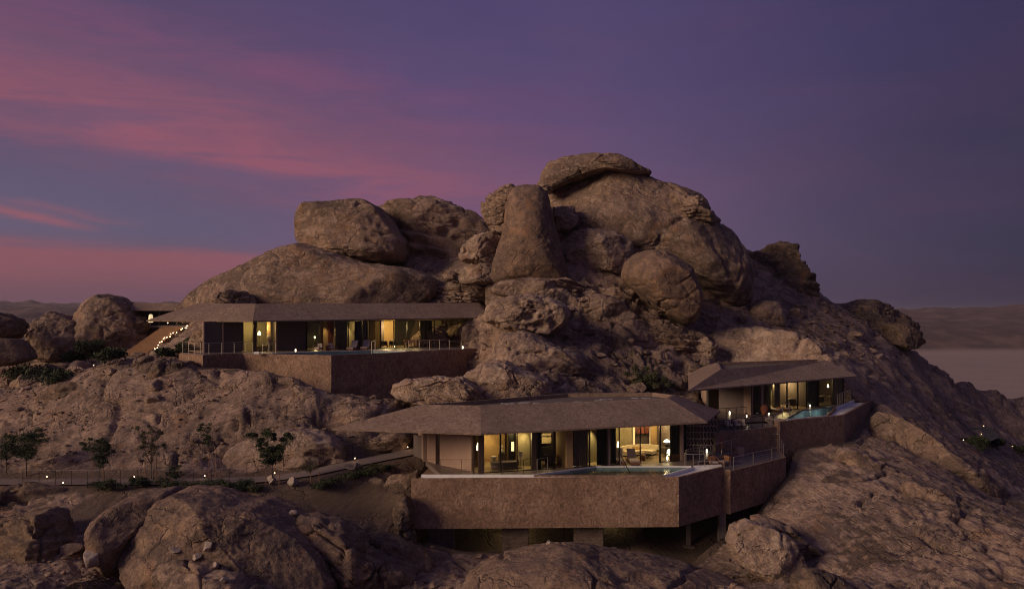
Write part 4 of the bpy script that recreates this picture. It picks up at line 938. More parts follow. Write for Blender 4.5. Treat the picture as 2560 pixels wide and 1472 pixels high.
m = MB(T3.location); m.wall(Vector(e2), Vector(e3), -12.6, V3_FLOOR+.0, .15, -.16); m.build('parapet', M_WALL, T3)
pr = ptz(1846,1130,68.6,0); m = MB(T3.location); m.box((pr[0], pr[1], -11.95), (.7, .7, 1.1), .3); m.build('pier', M_PLAS, T3)
# underside: stone piers, concrete columns and plinths
def pier(px0, px1, D, ztop, zbot, label, dy=1.1):
    a, b = (px0-1280)/2000*D, (px1-1280)/2000*D; w = b-a
    o = empty('stone_pier', ((a+b)/2, D+dy/2, zbot), label, 'pier', 'stone piers under the main terrace')
    m = MB(o.location); m.box(((a+b)/2, D+dy/2, (ztop+zbot)/2), (w-.06, dy-.06, ztop-zbot)); m.build('core', M_STONE, o)
    m = MB(o.location); rr = random.Random(int(px0)); z = zbot
    while z < ztop-.05:
        h = min(rr.uniform(.07, .13), ztop-z)
        for face in (0, 1, 2):
            x = 0; L = w if face == 0 else dy
            while x < L-.02:
                l = min(rr.uniform(.12, .42), L-x); pr_ = rr.uniform(.0, .05)
                if face == 0: m.box((a+x+l/2, D+.02-pr_/2, z+h/2), (l-.012, .06+pr_, h-.014))
                elif face == 1: m.box((a-.0+.02-pr_/2, D+x+l/2, z+h/2), (.06+pr_, l-.012, h-.014))
                else: m.box((b-.02+pr_/2, D+x+l/2, z+h/2), (.06+pr_, l-.012, h-.014))
                x += l
        z += h
    s_ = m.build('stacked_stone', M_STONE, o); s_['kind'] = 'stuff'
pier(1073, 1134, 58.6, TZ0, -17.6, 'leftmost square pier of stacked stone below the terrace')
pier(1256, 1320, 58.6, TZ0, -17.8, 'second stacked stone pier from the left under the terrace')
pier(1438, 1508, 58.8, TZ0, -17.8, 'third stacked stone pier, right of the terrace middle')
def column(px, D, ztop, zbot, w, label, mat=M_CONC):
    x = (px-1280)/2000*D; o = empty('concrete_column', (x, D, zbot), label, 'column', 'columns under the main terrace')
    m = MB(o.location); m.box((x, D, (ztop+zbot)/2), (w, w, ztop-zbot)); m.build('shaft', mat, o, bevel=.02)
    m = MB(o.location); m.box((x, D, zbot-.55), (w*2.6, w*2.6, 1.1)); m.build('plinth', M_STONE, o, bevel=.03)
column(1804, 61.9, TZ0+.05, -18.2, .55, 'pale concrete column under the terrace corner on a stone plinth')
column(1721, 63.5, TZ0+.02, -18.3, .32, 'thin dark column left of the pale corner column')
column(1600, 63.5, TZ0+.02, -17.3, .35, 'short column in the shadow near the terrace middle')
plight('underside_lamp', (0.2, 61.2, -15.9), 34, (1, .86, .42), .1); plight('underside_lamp', (7.8, 63.0, -16.0), 12, (1, .86, .42), .1)
M_PAVE = simple('pale_slab', (.34, .32, .31), .9)
# pale slabs lying in the roof recess
rn = random.Random(3)
for i in range(22):
    t = rn.uniform(.08, .95); px = 1215+t*440; yy = 62.0+t*5.0+rn.uniform(-.6, 1.4); x = (px-1280)/2000*yy
    o = tag(MB((x, yy, zt-.32)).box((x, yy, zt-.30), (rn.uniform(.3, .8), rn.uniform(.2, .4), .05), rn.uniform(-.2, .5)).build('paving_slab', M_PAVE, None, loc=(x, yy, zt-.32)), 'pale flat slab lying on the recessed roof of the main villa', 'slab', 'pale slabs on the main roof')

# ================================================================== upper left villa (V1)
V1 = empty('villa', P(511, 882, 77.3), 'long upper left villa below the whaleback rock with dark wall panels', 'villa', 'villas built into the rock')
E = [P(366,800.3,81.0), P(632,801.5,76.6), P(1216,793,93.5), P(1216,793,93.5)+Vector((1.5,7,0)), Vector((-22,97,-.62)), Vector((-34,90,-.62))]
T = [P(494,758,84.0), P(639,759,79.6), P(1198,757,96.5), P(1198,757,96.5)+Vector((-2,3.0,0)), Vector((-20,92,1.1)), Vector((-30,88,1.1))]
roof(V1, E, T, 1.05)
zc1 = -.75
F1 = Facade(V1, P(511, 882, 77.3), P(1100, 866, 92.6), V1_FLOOR, zc1)
# facade wall line stays; eave slopes slightly up to the right
F1.z1 = -.72
F1.slab('pillar', 508.5, 512.5, 0, .3, M_PLAS); F1.slab('pillar', 556.5, 560, 0, .3, M_PLAS); F1.slab('pillar', 634, 642, -.02, .3, M_BRONZE); F1.slab('pillar', 690, 693.5, -.02, .3, M_PLAS)
F1.slab('wall', 512.5, 556.5, .08, .2, M_PANEL); F1.slab('wall', 560, 609, .08, .2, M_PANEL); F1.slab('wall', 693.5, 764, .04, .25, M_PANEL)
F1.slab('wall', 808, 820, .3, .8, M_OCHRE); F1.slab('curtain_box', 820, 834, .2, .2, M_COPPER)
F1.slab('pillar', 834, 836.5, 0, .15, M_PLAS)
for px in (767, 871, 918, 952, 984, 1018, 1050, 1086): F1.mull(px, .06)
for a, b in ((610,634),(642,690),(768,807),(837,870),(872,917),(919,951),(953,983),(985,1017),(1019,1049),(1051,1085)): F1.glass(a, b)
F1.curtain(838, 869, .4, M_CURTL, 8); F1.curtain(886, 905, .35, M_CURT, 5); F1.curtain(906, 917, .3, M_CURTL, 4); F1.curtain(1052, 1080, .4, M_CURT, 7)
F1.slab('wall', 606, 640, 3.0, .15, M_OLIVE); F1.slab('wall', 640, 700, 3.6, .15, M_OLIVE); F1.slab('wall', 668, 676, 1.6, .12, M_OCHRE)
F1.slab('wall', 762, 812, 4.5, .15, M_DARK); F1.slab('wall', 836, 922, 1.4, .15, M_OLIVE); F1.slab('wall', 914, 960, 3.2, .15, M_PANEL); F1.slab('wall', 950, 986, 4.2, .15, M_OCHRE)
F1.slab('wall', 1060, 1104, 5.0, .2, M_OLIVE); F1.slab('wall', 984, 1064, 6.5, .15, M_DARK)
F1.slab('louvre', 797, 806, 3.6, .05, M_BRONZE, V1_FLOOR+1.5, -1.1)
for px, d0, d1, mt in ((766, .3, 4.6, M_PANEL), (700, .3, 3.6, M_PANEL), (606, .3, 3.0, M_OLIVE), (834, .4, 1.5, M_OLIVE), (952, .6, 4.2, M_OCHRE)): part_wall(F1, px, d0, d1, mt)
m = MB(V1.location); a, b = F1.at(513, .05), F1.at(1104, .05); c_, d_ = b+F1.n*6.5, a+F1.n*6.5
m.prism([(a.x, a.y), (b.x, b.y), (c_.x, c_.y), (d_.x, d_.y)], V1_FLOOR-.06, V1_FLOOR+.006); m.build('floor', M_IFLOOR, V1)
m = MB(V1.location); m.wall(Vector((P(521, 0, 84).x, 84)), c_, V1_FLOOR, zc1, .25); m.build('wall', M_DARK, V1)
q_ = F1.at(513, .3); qe = Vector((P(521, 0, 84).x, 84)); m = MB(V1.location); m.wall(q_, qe, V1_FLOOR, zc1, .2); m.build('wall', M_PLAS, V1)
LV = 5.5
room(F1, 'room_light', 622, 1.6, 2.5, 11*LV); room(F1, 'room_light', 665, 1.2, 2.4, 16*LV); room(F1, 'room_light', 790, 2.8, 1.1, 9*LV, .1)
washer(F1, 846, 1.0, 40*LV); washer(F1, 870, 1.0, 60*LV); washer(F1, 815, -.2, 22*LV); room(F1, 'room_light', 968, 2.4, 2.3, 40*LV); room(F1, 'room_light', 1005, 2.0, 2.6, 22*LV); room(F1, 'room_light', 940, 2.2, .8, 6*LV, .1); washer(F1, 1060, .8, 30*LV); room(F1, 'room_light', 1040, 3.2, 2.4, 14*LV); room(F1, 'room_light', 900, .9, 2.4, 6*LV); room(F1, 'room_light', 1085, 1.5, 2.5, 5*LV)
# rock face enclosed by the room
B('tan rock face enclosed by the glass of the upper villa dining room', [(1010,862),(1020,838),(1045,812),(1080,806),(1105,803),(1108,864),(1060,868)], 93.5, 1.6, 70, mat=ROCKP, k=3, sub=5, strata=.2, pits=.1)
T1 = empty('pool_terrace', P(828, 886, 74.3), 'upper left pool terrace with long dark retaining wall', 'terrace', 'pool terraces')
w0, w1, w2, w3, w4 = ptz(447,884,77.5,0), ptz(507,886.5,74.0,0), ptz(606,885,77.0,0), ptz(828,886,74.0,0), ptz(1222,870,88.6,0)
TP1 = V1_FLOOR-.06
inn1 = band_wall(T1, [w0, w1, w2, w3, w4], -10.5, TP1, .25, M_WALL)
c0, c1_, c2_ = ptz(680,883,76.9,0), ptz(932,875,82.5,0), ptz(1014,878,80.6,0)
m = MB(T1.location); m.prism([inn1[0], inn1[1], inn1[2], c0, c1_, c2_, ((inn1[3][0]+inn1[4][0])*.5+1.5, (inn1[3][1]+inn1[4][1])*.5+1.6), inn1[4], (-8, 93), (-28, 80)], V1_FLOOR-.4, V1_FLOOR); m.build('deck', M_DECK, T1)
pool(T1, [(c0[0]+.1, c0[1]-.05), (c0[0]+.8, c0[1]-.9), (w3[0]-.1, w3[1]+.35), (inn1[3][0]+5.6, inn1[3][1]+6.1), (c2_[0], c2_[1]-.06), (c1_[0], c1_[1]-.06)], V1_FLOOR-.10, .9, [], 8)
m = MB(T1.location); m.wall(Vector(c0), Vector(c1_), V1_FLOOR-.2, V1_FLOOR+.03, .28); m.build('coping', M_WHITE, T1)
m = MB(T1.location); m.wall(Vector(c1_), Vector(c2_), V1_FLOOR-.2, V1_FLOOR+.034, .28); m.build('coping', M_WHITE, T1)
m = MB(T1.location); m.box((-24.2, 75.9, V1_FLOOR+.08), (.5, .35, .2)); m.build('skimmer_block', M_WHITE, T1)

# ================================================================== right villa (V2)
V2 = empty('villa', PF(1877, 1037, V2_FLOOR), 'smaller villa at right, tucked under the curved shell rock', 'villa', 'villas built into the rock')
z2 = -6.55; zt2 = -5.1
E = [PF(1721.6,975.4,z2), PF(2145,939,z2), Vector((37.5,92,z2)), Vector((27,94,z2)), PF(1719.6,929,z2)]
T = [PF(1801,922.8,zt2), PF(2066.7,901,zt2), PF(2068,899,zt2)+Vector((0,1.2,0)), PF(1940,902,zt2)+Vector((0,0,0)), PF(1789.6,906,zt2)]
T[3] = (T[2]+T[4])/2
roof(V2, E, T, zt2)
F2 = Facade(V2, PF(1877, 1037, V2_FLOOR), PF(2087, 1010, V2_FLOOR), V2_FLOOR, z2-.13)
zc2 = z2-.13
a, b = PF(1783,1018.6,V2_FLOOR), PF(1877,1037,V2_FLOOR); a2, b2 = Vector((a.x, a.y)), Vector((b.x, b.y))
m = MB(V2.location); m.wall(a2, b2, V2_FLOOR, zc2, .25); m.build('wall', M_PLAS, V2)
dd_ = (a2-b2).normalized(); s0 = a2+dd_*.75; s1 = s0+dd_*1.5
m = MB(V2.location); m.wall(s0, a2+dd_*.0, V2_FLOOR, zc2, .1, .3); m.build('slot_window', M_BLACK, V2)
m = MB(V2.location); m.wall(s1, s0, V2_FLOOR, zc2, .25); m.build('wall', M_PLAS, V2)
F2.slab('pillar', 1903, 1909, 0, .3, M_PLAS); F2.slab('wall', 1910, 1919, .5, .3, M_PANEL); F2.slab('wall', 1919, 1927, .2, .2, M_BRONZE)
F2.slab('wall', 1928, 1936, .8, .3, M_OLIVE); F2.slab('curtain_box', 1936, 1950, .3, .2, M_PANEL)
for px in (1878.5, 1967.5, 1994.5, 2016.5, 2046, 2081, 2108): F2.mull(px, .10)
for a_, b_2 in ((1879,1903),(1910,1966),(1969,1994),(2018,2045),(2047,2080),(2082,2107)): F2.glass(a_, b_2)
F2.curtain(1879, 1903, .3, M_CURT, 6); F2.curtain(2019, 2044, .3, M_CURT, 5); F2.curtain(2083, 2106, .3, M_CURTL, 4)
F2.slab('wall', 1945, 1970, 3.6, .15, M_OLIVE); F2.slab('wall', 1966, 1998, 4.0, .15, M_OLIVE); F2.slab('wall', 1996, 2020, 2.6, .15, M_OCHRE); F2.slab('wall', 2040, 2112, 3.6, .15, M_OLIVE)
F2.slab('television', 2007, 2014, 2.45, .06, M_BLACK, V2_FLOOR+1.5, V2_FLOOR+2.1)
F2.slab('artwork', 2057, 2062, 3.4, .05, M_OCHRE, V2_FLOOR+1.2, V2_FLOOR+2.3)
for px, d0, d1, mt in ((1878, .3, 4, M_PANEL), (2018, .4, 3.8, M_PANEL), (2110, .2, 3.8, M_PANEL)): part_wall(F2, px, d0, d1, mt)
m = MB(V2.location); a, b = F2.at(1877, .05), F2.at(2112, .05); c_, d_ = b+F2.n*5, a+F2.n*5
m.prism([(a.x, a.y), (b.x, b.y), (c_.x, c_.y), (d_.x, d_.y)], V2_FLOOR-.06, V2_FLOOR+.006); m.build('floor', M_IFLOOR, V2)
m = MB(V2.location); m.wall(d_, c_, V2_FLOOR, zc2, .25); m.build('wall', M_DARK, V2)
washer(F2, 1932, .4, 260); room(F2, 'room_light', 1957, 2.6, 2.3, 210); room(F2, 'room_light', 1985, 2.2, 2.3, 140); room(F2, 'room_light', 2005, 1.3, 2.2, 70); room(F2, 'room_light', 2064, 2.4, 1.9, 140); room(F2, 'room_light', 1915, .9, 2.0, 6, .1); washer(F2, 2040, .6, 20)
T2 = empty('pool_terrace', PF(1944, 1053.6, V2_FLOOR), 'right pool terrace high on the slope with a raised narrow trough', 'terrace', 'pool terraces')
x0, x1, x2 = ptz(1944,1053.6,71.5,0), ptz(2111,1036,76.6,0), ptz(2187,996,91.0,0)
xl = ptz(1789,1083.6,67.5,0); xl2 = ptz(1945,1067,71.5,0)
TP2 = V2_FLOOR-.02
inn2 = band_wall(T2, [x0, x1, x2], -17.5, TP2, .25, M_WALL)
band_wall(T2, [xl, (x0[0]-.004, x0[1]+.1)], -17, V2_LOW+.03, .25, M_WALL)
m = MB(T2.location); m.wall(Vector(x0)+Vector((-.1, .6)), Vector(x0), -13, TP2+.003, .25); m.build('wall', M_WALL, T2)
ue = [ptz(1799,1051.5,72.2,0), ptz(1866,1046,73.6,0), ptz(1912.5,1044,74.3,0)]
m = MB(T2.location); m.prism([xl, (x0[0]-.1, x0[1]+.3), (x0[0]+.2, x0[1]+2.2), ue[2], ue[1], ue[0], (15.5, 73)], V2_LOW-.4, V2_LOW); m.build('low_deck', M_DECKL, T2)
pp = [ptz(1968.6,1048.6,73.2,0), ptz(2009,1026,80.0,0), ptz(2091,1017.7,82.9,0), ptz(2068.4,1038.5,76.2,0)]
m = MB(T2.location); m.prism([ue[0], ue[1], ue[2], (ue[2][0]+1.0, ue[2][1]-.9), (pp[0][0]-.25, pp[0][1]), (pp[1][0]-.1, pp[1][1]+.1), (pp[2][0], pp[2][1]+.1), ptz(2139,997,90.5,0), (38, 92), (21, 90), (18.5, 80)], V2_FLOOR-.35, V2_FLOOR); m.build('deck', M_DECK, T2)
pool(T2, [pp[0], pp[3], (pp[2][0]-.05, pp[2][1]), pp[1]], V2_FLOOR-.07, 1.0, [(29.5, 79.0), (31.3, 80.6)], 7)
m = MB(T2.location); m.wall(Vector(pp[0]), Vector(pp[3]), -9.95, V2_FLOOR-.03, .14); m.build('weir', M_WHITE, T2)
m = MB(T2.location); m.wall(Vector(pp[3]), Vector(pp[2]), -9.95, V2_FLOOR-.03, .14); m.build('weir', M_WALL, T2)
m = MB(T2.location); m.prism([inn2[0], inn2[1], inn2[2], ptz(2139,997,90.4,0), pp[2], pp[3], pp[0]], -9.99, -9.93); m.build('gutter', M_WHITE, T2)
g0 = ptz(2139,996,90.2,0); m = MB(T2.location); m.wall(Vector(pp[2]), Vector(g0), -9.95, V2_FLOOR+.0, .1); m.build('riser', M_WHITE, T2)
m = MB(T2.location); m.wall(Vector(g0), Vector(inn2[2]), -9.95, V2_FLOOR+.08, .1); m.build('riser', M_WHITE, T2)
# three steps between the two levels
sp = [ue[2], (x0[0]-.3, x0[1]+1.9)]
for i in range(3):
    m = MB(T2.location); z = V2_LOW+(i+1)*.12; y_ = -.9+.3*i
    m.wall(Vector(sp[0])+Vector((0, y_)), Vector(sp[1])+Vector((0, y_)), z-.12, z, .32); m.build('step', M_DECK, T2)

# ================================================================== small pavilion far left (V0)
V0 = empty('pavilion', P(400, 812, 104), 'small dark roofed pavilion at the head of the lit stairway', 'pavilion')
zz = -(775-785)/2000*104
E = [P(322,775,103), P(484,775,103), P(500,775,110), P(318,775,110)]; T = [P(334,757.5,104.5), P(444,757.5,104.5), P(450,757.5,108), P(332,757.5,108)]
roof(V0, E, T, 1.4, th=.08, rec=.2)
f0 = Facade(V0, P(330,812,104.4), P(478,812,104.4), -1.45, E[0].z-.09)
f0.slab('wall', 330, 476, 1.0, .2, M_DARK); f0.slab('wall', 396, 400, .1, .2, M_BRONZE); f0.slab('wall', 440, 444, .1, .2, M_BRONZE)
m = MB(V0.location); m.box((-45, 105.5, -1.6), (11, 4.5, .3)); m.build('floor', M_DECK, V0)
# ------------------------------------------------------------------ furniture and fittings
def G(x, y, z): return PF(x, y, z)
LOUNGE = 'sun loungers on the villa terraces'
def lounger(loc, label, rz=0, cush=None):
    """foot end toward -y, head toward +y"""
    o = empty('sun_lounger', loc, label, 'sun lounger', LOUNGE, rz); W_, L_ = .74, 2.0
    def part(name, mb, mat, **k): ob = mb.build(name, mat, o, **k); return ob
    m = MB(); m.box((0, L_/2-.05, .16), (W_, L_-.1, .05)); part('frame', m, M_TEAK)
    for sx in (-1, 1): m = MB(); m.box((sx*(W_/2-.02), L_/2, .13), (.04, L_, .20)); part('side_rail', m, M_TEAK)
    m = MB(); m.box((0, .02, .13), (W_-.09, .035, .20)); part('end_board', m, M_TEAK)
    m = MB(); m.box((0, .62, .265), (W_-.04, 1.22, .13)); part('seat_cushion', m, cush or M_CUSH, bevel=.03)
    m = MB(); a = R(48); c, s_ = math.cos(a), math.sin(a); vs = []
    for (u_, v_) in ((0, 0), (.95, 0), (.95, .13), (0, .13)):
        for sx in (-1, 1): vs.append((sx*(W_-.06)/2, 1.2+u_*c-v_*s_, .22+u_*s_+v_*c))
    m.add(vs, [(0,2,3,1),(2,4,5,3),(4,6,7,5),(6,0,1,7),(0,6,4,2),(1,3,5,7)]); part('backrest', m, cush or M_CUSH, bevel=.025)
    m = MB(); m.box((0, 1.62, .45), (W_-.12, .04, .62)); part('back_support', m, M_TEAK)
    return o
lounger(G(1554,1161,V3_FLOOR), 'left of the two taupe sun loungers in front of the cream sofa', R(3)); lounger(G(1589,1162,V3_FLOOR), 'right of the two taupe sun loungers in front of the cream sofa', R(4))
lounger(G(874,876,V1_FLOOR), 'left sun lounger on the upper left villa terrace', R(-8)); lounger(G(909,875,V1_FLOOR), 'right sun lounger on the upper left villa terrace', R(0))
lounger(G(1953,1031,V2_FLOOR), 'shadowed sun lounger nearest the big jar on the right villa terrace', R(38)); lounger(G(1974,1028,V2_FLOOR), 'shadowed sun lounger farther from the big jar on the right villa terrace', R(38))
def stool(loc, label, r=.22, h=.45, mat=M_TERRA, cat='side table', name='side_table'):
    o = empty(name, loc, label, cat); MB().lathe((0, 0, 0), [(r*.92, 0), (r, .03), (r*.94, h*.5), (r, h-.05), (r, h-.03)], 20).build('body', mat, o, smooth=True)
    MB().lathe((0, 0, 0), [(r*.5, h-.03), (r*1.02, h-.025), (r*1.02, h), (r*.2, h+.005)], 20).build('top', mat, o); return o
stool(G(1526,1157,V3_FLOOR), 'terracotta drum table left of the two front loungers'); stool(G(1607,1150,V3_FLOOR), 'brown drum table right of the two front loungers', mat=M_TEAK)
stool(G(892,872,V1_FLOOR), 'small drum table between the loungers of the upper left villa', mat=M_TEAK); stool(G(1948,1030,V2_FLOOR), 'terracotta drum table beside the right villa loungers', .26)
stool(G(820,876.5,V1_FLOOR), 'small round table between two wooden armchairs on the upper left terrace', .24, .5, M_TEAK)
def lantern(loc, label, h=.5, w=.26, e=8):
    o = empty('lantern', loc, label, 'lantern', 'lit lanterns on the terraces')
    MB().lathe((0, 0, 0), [(w*.5, 0), (w*.5, .03)], 16).build('base', M_DSTEEL, o); MB().lathe((0, 0, 0), [(w*.5, h-.05), (w*.5, h-.03), (w*.2, h), (.02, h+.02)], 16).build('cap', M_DSTEEL, o)
    for i in range(4):
        t = math.pi/4+i*math.pi/2; MB().cyl((w*.46*math.cos(t), w*.46*math.sin(t), .03), (w*.46*math.cos(t), w*.46*math.sin(t), h-.05), .009, 5).build('bar', M_DSTEEL, o)
    MB().lathe((0, 0, 0), [(.055, .03), (.06, h*.55), (.035, h*.60), (.0, h*.64)], 10).build('candle', M_FLAME, o, smooth=True)
    MB().cyl((0, -w*.3, h), (0, w*.3, h), .008, 5).build('handle', M_DSTEEL, o)
    plight('lantern_light', (loc[0], loc[1], loc[2]+h*.45), e, (1, .68, .36), .05, parent=o); return o
lantern(G(1435.5,1162,V3_FLOOR), 'lit lantern standing alone at the back edge of the main pool'); lantern(G(1668.5,1149.5,V3_FLOOR), 'lit lantern beside the wooden crate near the main pillar')
lantern(G(1767,1132,V3_FLOOR), 'lit lantern in front of the breeze block screen'); lantern(G(1824,1036,V2_FLOOR), 'lit lantern against the plain wall of the right villa')
lantern(G(1866,1045,V2_FLOOR), 'lit lantern at the step edge of the right villa deck'); lantern(G(1894,1031.5,V2_FLOOR), 'lit lantern by the dark curtain of the right villa', .42)
lantern(G(1922,1037,V2_FLOOR), 'small lit lantern right of the big jar on the right villa deck', .28, .2, 6); lantern(G(2025,1017.5,V2_FLOOR), 'lit lantern at the pool edge of the right villa', .42)
lantern(G(739,879,V1_FLOOR), 'lit lantern against the dark wall of the upper left villa', .42, .24, 5); lantern(G(1157,871.5,V1_FLOOR), 'lit lantern beside the pitted rock at the right end of the upper terrace', .42, .26, 6)
lantern(G(985,868,V1_FLOOR), 'small lit lantern at the glass of the upper villa dining room', .3, .2, 4)
def jar(loc, label, h, r):
    o = empty('clay_jar', loc, label, 'jar', 'large clay jars')
    MB().lathe((0, 0, 0), [(r*.42, 0), (r*.62, h*.08), (r*.9, h*.35), (r, h*.58), (r*.93, h*.78), (r*.68, h*.93), (r*.62, h*.96), (r*.70, h), (r*.55, h), (r*.5, h*.93)], 28).build('body', M_TERRA, o, smooth=True)
    MB().lathe((0, 0, 0), [(r*.63, h*.955), (r*.74, h*.97), (r*.74, h*1.005), (r*.6, h*1.005)], 28).build('rim', M_TERRA, o, smooth=True); return o
jar(G(1800.5,1129,V3_FLOOR), 'tall terracotta jar right of the breeze block screen', 1.12, .36); jar(G(1911,1037.5,V2_FLOOR), 'wide terracotta jar by the glass front of the right villa', .98, .36)
# wooden crate
o = empty('storage_crate', G(1687.5,1150,V3_FLOOR), 'low slatted wooden chest in front of the dark curtain', 'chest', None, R(6))
for i in range(5): MB().box((0, -.22, .06+i*.10), (.78, .03, .085)).build('slat', M_TEAK, o)
MB().box((0, .02, .25), (.74, .44, .48)).build('box', M_TEAK, o); MB().box((0, 0, .52), (.82, .52, .035)).build('lid', M_TEAK, o)
def ibase(F, px, d, z): a = F.at(px, d); return Vector((a.x, a.y, z))
A3 = math.atan2(F3.d.y, F3.d.x)
# curved cream sofa
o = empty('curved_sofa', ibase(F3, 1592, 3.6, V3_FLOOR), 'long curved cream sofa inside the main villa', 'sofa', None, A3)
def arc_body(name, r0, r1, z0, z1, mat, a0=-52, a1=52, bev=.05):
    n = 18; vs = []; fs = []
    for i in range(n+1):
        t = R(a0+(a1-a0)*i/n)
        for r, z in ((r0, z0), (r1, z0), (r1, z1), (r0, z1)): vs.append((r*math.sin(t)*1.1, -1.6+r*math.cos(t), z))
    for i in range(n):
        for j in range(4): fs.append((i*4+j, i*4+(j+1) % 4, (i+1)*4+(j+1) % 4, (i+1)*4+j))
    fs += [(3, 2, 1, 0), (n*4, n*4+1, n*4+2, n*4+3)]
    return MB().add(vs, fs).build(name, mat, o, smooth=False, bevel=0)
arc_body('seat', 1.0, 1.85, .12, .42, M_SOFA); arc_body('backrest', 1.72, 1.95, .43, .82, M_SOFA, -56, 56); arc_body('plinth', 1.15, 1.8, 0, .118, M_BLACK)
for cx_, r_ in ((.25, 8), (-.15, -5)):
    MB().box((cx_, .02, .57), (.42, .14, .26), R(r_)).build('cushion', M_OCHRE, o, bevel=.04)
o = empty('coffee_table', ibase(F3, 1614, 2.2, V3_FLOOR), 'round dark coffee table in front of the cream sofa', 'table', None, A3)
MB().lathe((0, 0, 0), [(.56, .34), (.62, .36), (.62, .41), (.5, .42)], 24).build('table_top', M_BRONZE, o)
for t in (.4, 2.5, 4.6): MB().cyl((math.cos(t)*.1, math.sin(t)*.1, .34), (math.cos(t)*.42, math.sin(t)*.42, 0), .03, 6).build('leg', M_BLACK, o)
o = empty('book', ibase(F3, 1606, 2.1, V3_FLOOR+.422), 'pale open book lying on the round coffee table', 'book'); MB().box((0, 0, .015), (.36, .24, .03), .2).build('pages', M_CUSHW, o); MB().box((0, 0, -.0), (.38, .26, .006), .2).build('cover', M_BRONZE, o)
def floor_lamp(loc, label, h, r, shade_h, col=M_LAMP, e=0):
    o = empty('floor_lamp', loc, label, 'lamp'); MB().lathe((0, 0, 0), [(.14, 0), (.14, .02), (.02, .03)], 14).build('base', M_DSTEEL, o)
    MB().cyl((0, 0, .02), (0, 0, h-shade_h), .018, 6).build('stem', M_DSTEEL, o)
    MB().lathe((0, 0, h-shade_h), [(r, 0), (r*.95, shade_h*.5), (r*.6, shade_h*.85), (r*.1, shade_h)], 16).build('lamp_shade', col, o, smooth=True)
    if e: plight('lamp_light', (loc[0], loc[1], loc[2]+h-shade_h-.08), e, (1, .76, .42), .08, parent=o)
    return o
floor_lamp(ibase(F3, 1197, 1.4, V3_FLOOR), 'tall cone shaded lamp glowing at the left corner window of the main villa', 2.1, .17, .62, e=10)
floor_lamp(ibase(F3, 1545, 2.0, V3_FLOOR), 'slim cylindrical lamp left of the cream sofa', 1.5, .09, .5, e=6)
o = empty('side_table', ibase(F3, 1664, 2.3, V3_FLOOR), 'dark round table carrying a mushroom lamp by the glass', 'table'); MB().lathe((0, 0, 0), [(.42, .70), (.44, .72), (.44, .75), (.3, .752)], 20).build('table_top', M_BRONZE, o); MB().lathe((0, 0, 0), [(.2, 0), (.06, .06), (.05, .7)], 12).build('leg', M_BRONZE, o)
o = empty('table_lamp', ibase(F3, 1667, 2.3, V3_FLOOR+.752), 'mushroom shaped table lamp with a pale shade', 'lamp'); MB().lathe((0, 0, 0), [(.10, 0), (.16, .12), (.12, .34), (.03, .40)], 14).build('base', M_BLACK, o, smooth=True); MB().lathe((0, 0, 0), [(.27, .42), (.24, .50), (.12, .60), (.02, .64)], 18).build('lamp_shade', M_LAMP, o, smooth=True)
floor_lamp(ibase(F3, 1672, 1.2, V3_FLOOR), 'low rounded floor lamp behind the glass beside the lantern', .8, .16, .5)
# slatted bath in the left room
o = empty('bath_tub', ibase(F3, 1262, 1.15, V3_FLOOR), 'long dark ribbed bath behind the left glass of the main villa', 'bath', None, A3)
MB().lathe((0, 0, 0), [(.80, 0), (.86, .25), (.90, .52), (.92, .56), (.82, .56), (.75, .3), (.70, .15)], 28, 1.25, .52).build('tub', M_BLACK, o, smooth=True)
for k in range(5): MB().lathe((0, 0, .06+k*.10), [(.845+k*.013, 0), (.87+k*.013, .02), (.87+k*.013, .05), (.845+k*.013, .07)], 28, 1.25, .52).build('rib', M_PANEL, o)
o = empty('plinth', ibase(F3, 1254, 2.4, V3_FLOOR), 'tall dark stand carrying a pale bust behind the bath', 'stand', None, A3); MB().box((0, 0, .45), (.42, .42, .9)).build('body', M_BRONZE, o); MB().box((0, 0, .92), (.48, .48, .03)).build('top', M_BLACK, o)
o = empty('sculpture', ibase(F3, 1255, 2.4, V3_FLOOR+.936), 'pale clay bust on the tall dark stand', 'sculpture'); MB().lathe((0, 0, 0), [(.14, 0), (.17, .16), (.16, .3), (.06, .38), (.05, .44), (.10, .50), (.09, .60), (.02, .65)], 14, 1, .8).build('bust', M_CUSHW, o, smooth=True)
o = empty('stool', ibase(F3, 1234, 2.0, V3_FLOOR), 'pale flared stool left of the dark stand', 'stool'); MB().lathe((0, 0, 0), [(.18, 0), (.12, .3), (.14, .55), (.24, .78), (.25, .8)], 16).build('body', M_CUSHW, o, smooth=True); MB().lathe((0, 0, 0), [(.25, .8), (.25, .84), (.1, .845)], 16).build('seat', M_CUSHW, o)
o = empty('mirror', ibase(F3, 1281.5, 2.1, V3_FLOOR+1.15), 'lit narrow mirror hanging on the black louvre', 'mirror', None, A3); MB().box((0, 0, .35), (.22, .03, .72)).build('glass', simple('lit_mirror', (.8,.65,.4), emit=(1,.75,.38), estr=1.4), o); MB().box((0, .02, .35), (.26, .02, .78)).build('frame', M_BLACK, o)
o = empty('towel_stand', ibase(F3, 1301, 1.0, V3_FLOOR), 'slim stand with a pale towel right of the bath', 'stand'); MB().cyl((0, 0, 0), (0, 0, 1.25), .015, 6).build('pole', M_BLACK, o); MB().box((0, 0, 1.05), (.3, .05, .42)).build('towel', M_CUSHW, o); MB().box((0, 0, .02), (.3, .25, .03)).build('base', M_BLACK, o)
